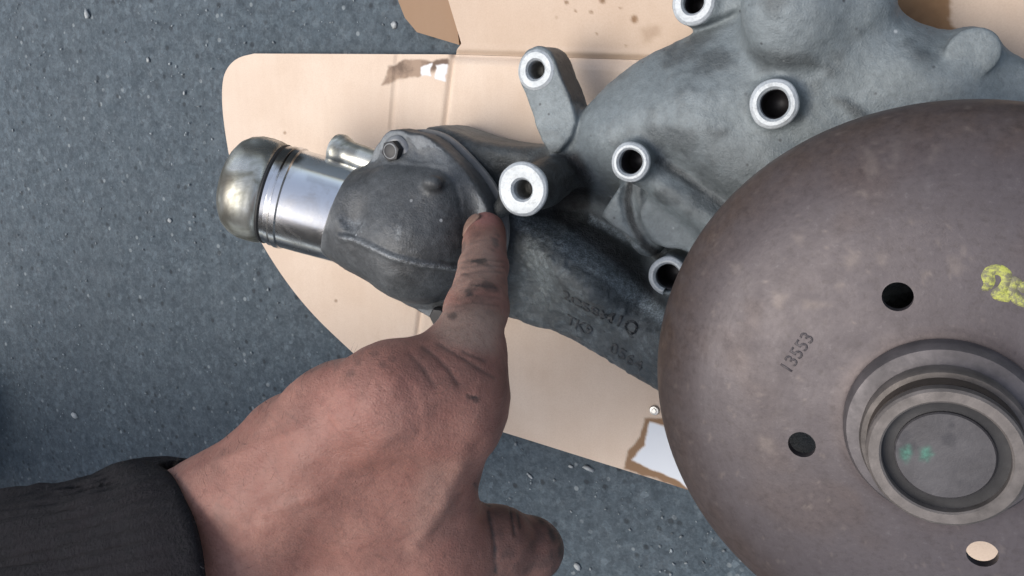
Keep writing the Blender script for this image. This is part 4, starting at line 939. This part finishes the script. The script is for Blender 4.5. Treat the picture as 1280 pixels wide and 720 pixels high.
# sleeve: tube of knit with a turned cuff
def tube(name, centres, radii, mat, parent, seg=72, fold=.0015, thick=.0025, rim=None, squash=1.0, seed=3):
    c = np.array(centres, float); n = len(c); d = np.gradient(c, axis=0); d /= np.linalg.norm(d, axis=1)[:, None]
    upv = np.array([0, 0, 1.0]); P = []; uv = []
    for i in range(n):
        s = np.cross(d[i], upv); s /= np.linalg.norm(s); u = np.cross(s, d[i])
        for j in range(seg):
            a = 2 * math.pi * j / seg; P.append(c[i] + radii[i] * (s * math.cos(a) + u * math.sin(a) * squash)); uv.append((i / n, j / seg))
    P = np.array(P); cc = np.repeat(c, seg, 0); nr = (P - cc) / np.linalg.norm(P - cc, axis=1)[:, None]
    an = np.tile(2 * math.pi * np.arange(seg) / seg, n); ln = np.repeat(np.r_[0, np.cumsum(np.linalg.norm(np.diff(c, axis=0), axis=1))], seg)
    fd = np.c_[ln * 2.2, np.cos(an) * .16, np.sin(an) * .16]
    amt = fold * sstep(.0, .05, ln)
    P = P + nr * (amt * (fbm(fd, 22, 3, seed) - .5) * 5)[:, None]
    P = P + nr * (0.0006 * np.sin(an * 52) * sstep(.002, .016, ln) + 0.0032 * sstep(.05, .10, ln) * np.sin(an * 9 + 5 * noise(fd, 9, 2)))[:, None]
    if rim is not None:                        # the cuff is pulled askew: its edge runs where the knit ends on the wrist
        ts = np.linspace(-.07, .07, 281); sh = np.zeros(seg); ok = np.zeros(seg, bool); eye = np.array([0, 0, HCAM])
        for j in range(seg):
            Q = P[j] - ts[:, None] * d[0]; q2 = pix(Q); e = np.abs(q2[:, 0] - np.interp(q2[:, 1], rim[1], rim[0])); k_ = e.argmin()
            if (nr[j] * (eye - P[j])).sum() > 0.02 * np.linalg.norm(eye - P[j]) and e[k_] < 3: sh[j] = ts[k_]; ok[j] = True
        w = np.where(ok)[0]; sh = np.interp(np.arange(seg), np.r_[w - seg, w, w + seg], np.r_[sh[w], sh[w], sh[w]])
        for _ in range(12): sh = (np.roll(sh, 1) + sh * 2 + np.roll(sh, -1)) / 4
        P = P - np.repeat(d, seg, 0) * (np.tile(sh, n) * (1 - sstep(0, .17, ln)))[:, None]
    i = np.arange(n * seg).reshape(n, seg); q = np.stack([i[:-1], i[1:], np.roll(i[1:], -1, 1), np.roll(i[:-1], -1, 1)], -1).reshape(-1, 4)
    o = mesh_obj(name, P, q, mat, parent)
    uvl = o.data.uv_layers.new(name='UVMap'); li = np.zeros(len(o.data.loops), np.int32); o.data.loops.foreach_get('vertex_index', li)
    uvl.data.foreach_set('uv', np.array(uv)[li].astype(np.float32).ravel())
    fix_normals(o)
    sm = o.modifiers.new('thickness', 'SOLIDIFY'); sm.thickness = thick; sm.offset = 1.0
    return o
s0, s1 = J(232, 696, .186), J(0, 700, .190)
dirv = (s1 - s0) / np.linalg.norm(s1 - s0); elbow = s0 + dirv * .27 + np.array([-.01, -.04, .03])
path = []; rad = []
for i in range(70):
    t_ = i / 69.0; p_ = s0 * (1 - t_) + elbow * t_ + np.array([0, 0, -0.012 * math.sin(t_ * 3.14)])
    path.append(p_); rad.append(.0345 + .0030 * math.exp(-((t_ - .06) / .05) ** 2) - .0012 * math.exp(-(t_ / .02) ** 2) + .012 * t_)
sleeve_o = tube('sleeve', path, rad, KNIT, person, 160, .0011, .0026, rim=((60, 140, 190, 215, 232, 245, 254, 258, 262), (572, 577, 587, 600, 622, 650, 685, 720, 800)))
def slivers(name, base, nrm, drift, lens, wid, mat, parent, seed):
    rs = np.random.RandomState(seed); n = len(base)
    d = nrm * rs.uniform(.25, 1, (n, 1)) + drift + rs.normal(0, .45, (n, 3)); d /= np.linalg.norm(d, axis=1)[:, None]
    sd_ = np.cross(d, rs.normal(0, 1, (n, 3))); sd_ /= np.linalg.norm(sd_, axis=1)[:, None]; L_ = rs.uniform(*lens, (n, 1))
    mid = base + d * L_ * .55; tip = base + d * L_ + (drift * .6 - nrm * .45) * L_ * .5
    P = np.stack([base - sd_ * wid, base + sd_ * wid, mid + sd_ * wid * .8, mid - sd_ * wid * .8, tip + sd_ * wid * .3, tip - sd_ * wid * .3], 1).reshape(-1, 3)
    i = np.arange(n)[:, None] * 6; F = np.r_[i + [0, 1, 2, 3], i + [3, 2, 4, 5]]
    return tag(mesh_obj(name, P, F, mat, parent), kind='stuff')
sv = np.array([v.co for v in sleeve_o.data.vertices]); sn_ = np.array([v.normal for v in sleeve_o.data.vertices])
rs = np.random.RandomState(5); pk = rs.randint(0, len(sv), 5200); pk = np.r_[pk, rs.randint(0, 160 * 3, 260)]
slivers('wool_fuzz', sv[pk] + sn_[pk] * .0024 + rs.normal(0, .0008, (len(pk), 3)), sn_[pk], 0, (.0010, .0030), .00006, FUZZ, sleeve_o, 8)
hm = np.where((hpx[:, 0] > 200) & (hpx[:, 0] < 560) & (hpx[:, 1] > 440) & (hpx[:, 1] < 715) & (facing > .75))[0]
hk = rs.choice(hm, 420); HN2 = HN[hk]; dr = (l_mcp - w_r); dr /= np.linalg.norm(dr)
slivers('arm_hair', HP[hk] - HN2 * .0003, HN2 * .35, dr * .7 + np.array([0, .35, 0]), (.0022, .0050), .00004, HAIR, body, 9)
# the unseen rest of the kneeling figure; left leg posed and thickened to shade ground
g = Field((-0.95, -1.20, 0.08), (0.05, -0.22, 0.85), .007)
sh_l, sh_r, hip, nk = np.array([-.60, -.60, .58]), np.array([-.26, -.72, .60]), np.array([-.50, -.92, .31]), np.array([-.43, -.65, .70])
g.cap(hip, (sh_l + sh_r) / 2 - [0, .04, .05], .150, .145, .06); g.cap(sh_l, sh_r, .075, .075, .08); g.cap(elbow, sh_l, .044, .060, .05)
er = np.array([-.12, -.92, .40]); hr = np.array([-.30, -.78, .30]); g.cap(sh_r, er, .060, .046, .05); g.cap(er, hr, .046, .036, .02); g.cap(nk - [0, .02, .06], nk, .06, .055, .03)
P_, F_ = g.mesh(3); mesh_obj('jumper', P_, F_, KNIT, person)
g = Field((-1.0, -1.55, -0.002), (0.05, -0.16, .60), .007)
for kn, an_ in ((np.array([-.68, -.30, .42]), np.array([-.79, -.33, .12])), (np.array([-.28, -.84, .072]), np.array([-.32, -1.24, .062]))):
    g.cap(hip + [.09 * (1 if kn[0] > -.5 else -1), 0, -.03], kn, .100, .088, .06); g.cap(kn, an_, .088, .070, .03)
g.ell(hip - [0, 0, .02], (.18, .15, .13), None, .05)
P_, F_ = g.mesh(3); mesh_obj('trousers', P_, F_, DENIM, person)
for heel, toe in ((np.array([-.82, -.34, .046]), np.array([-.715, -.24, .036])), (np.array([-.32, -1.27, .075]), np.array([-.33, -1.38, .038]))):
    lo_, hi_ = np.minimum(heel, toe) - .09, np.maximum(heel, toe) + .09; lo_[2] = -.004; hi_[2] = .19
    g = Field(lo_, hi_, .005); g.cap(heel + [0, 0, .01], heel + [0, .01, .075], .048, .052, .03); g.cap(heel, toe, .044, .038, .03)
    g.put(lambda x, y, z: z + 0 * x + 0 * y, lo_ - 1, (1, 1, 0), 0, cut=True)
    P_, F_ = g.mesh(2); mesh_obj('shoe', P_, F_, LEATHER, person)
g = Field((-.62, -.78, .66), (-.22, -.34, 1.04), .004)
hd = np.array([-.42, -.57, .86])
def hp_(f, sd, u): return hd + np.array([sd, f * .94 + u * .34, u * .94 - f * .34])
g.ell(hd, (.076, .098, .108), None, 0); g.ell(hp_(.04, 0, -.06), (.055, .055, .06), None, .03); g.cap(nk - [0, .01, .02], hp_(-.02, 0, -.04), .055, .058, .03)
g.cap(hp_(.095, 0, .02), hp_(.112, 0, -.02), .010, .015, .012)
for s_ in (-1, 1):
    g.ell(hp_(.092, .032 * s_, .015), (.018, .018, .013), None, .012, cut=True); g.ell(hp_(.078, .032 * s_, .014), (.014, .014, .013), None, .004); g.ell(hp_(-.005, .078 * s_, 0), (.009, .020, .032), None, .006)
g.cap(hp_(.094, -.022, -.062), hp_(.094, .022, -.062), .007, .007, .006)
P_, F_ = g.mesh(3); z_ = np.zeros(len(P_)); mesh_obj('head', P_, F_, SKIN, person, attr={'dirt_shade': z_, 'pale': z_, 'red': z_})
g = Field((-.60, -.78, .70), (-.24, -.38, 1.04), .004)
g.ell(hp_(-.014, 0, .018), (.084, .100, .110), None, 0); g.ell(hp_(.075, 0, -.05), (.09, .085, .105), None, .02, cut=True)
P_, F_ = g.mesh(2); P_ = P_ + vnormals(P_, F_) * ((fbm(P_, 90, 2, 3) - .5) * .012)[:, None]; mesh_obj('hair', P_, F_, HAIR, person)
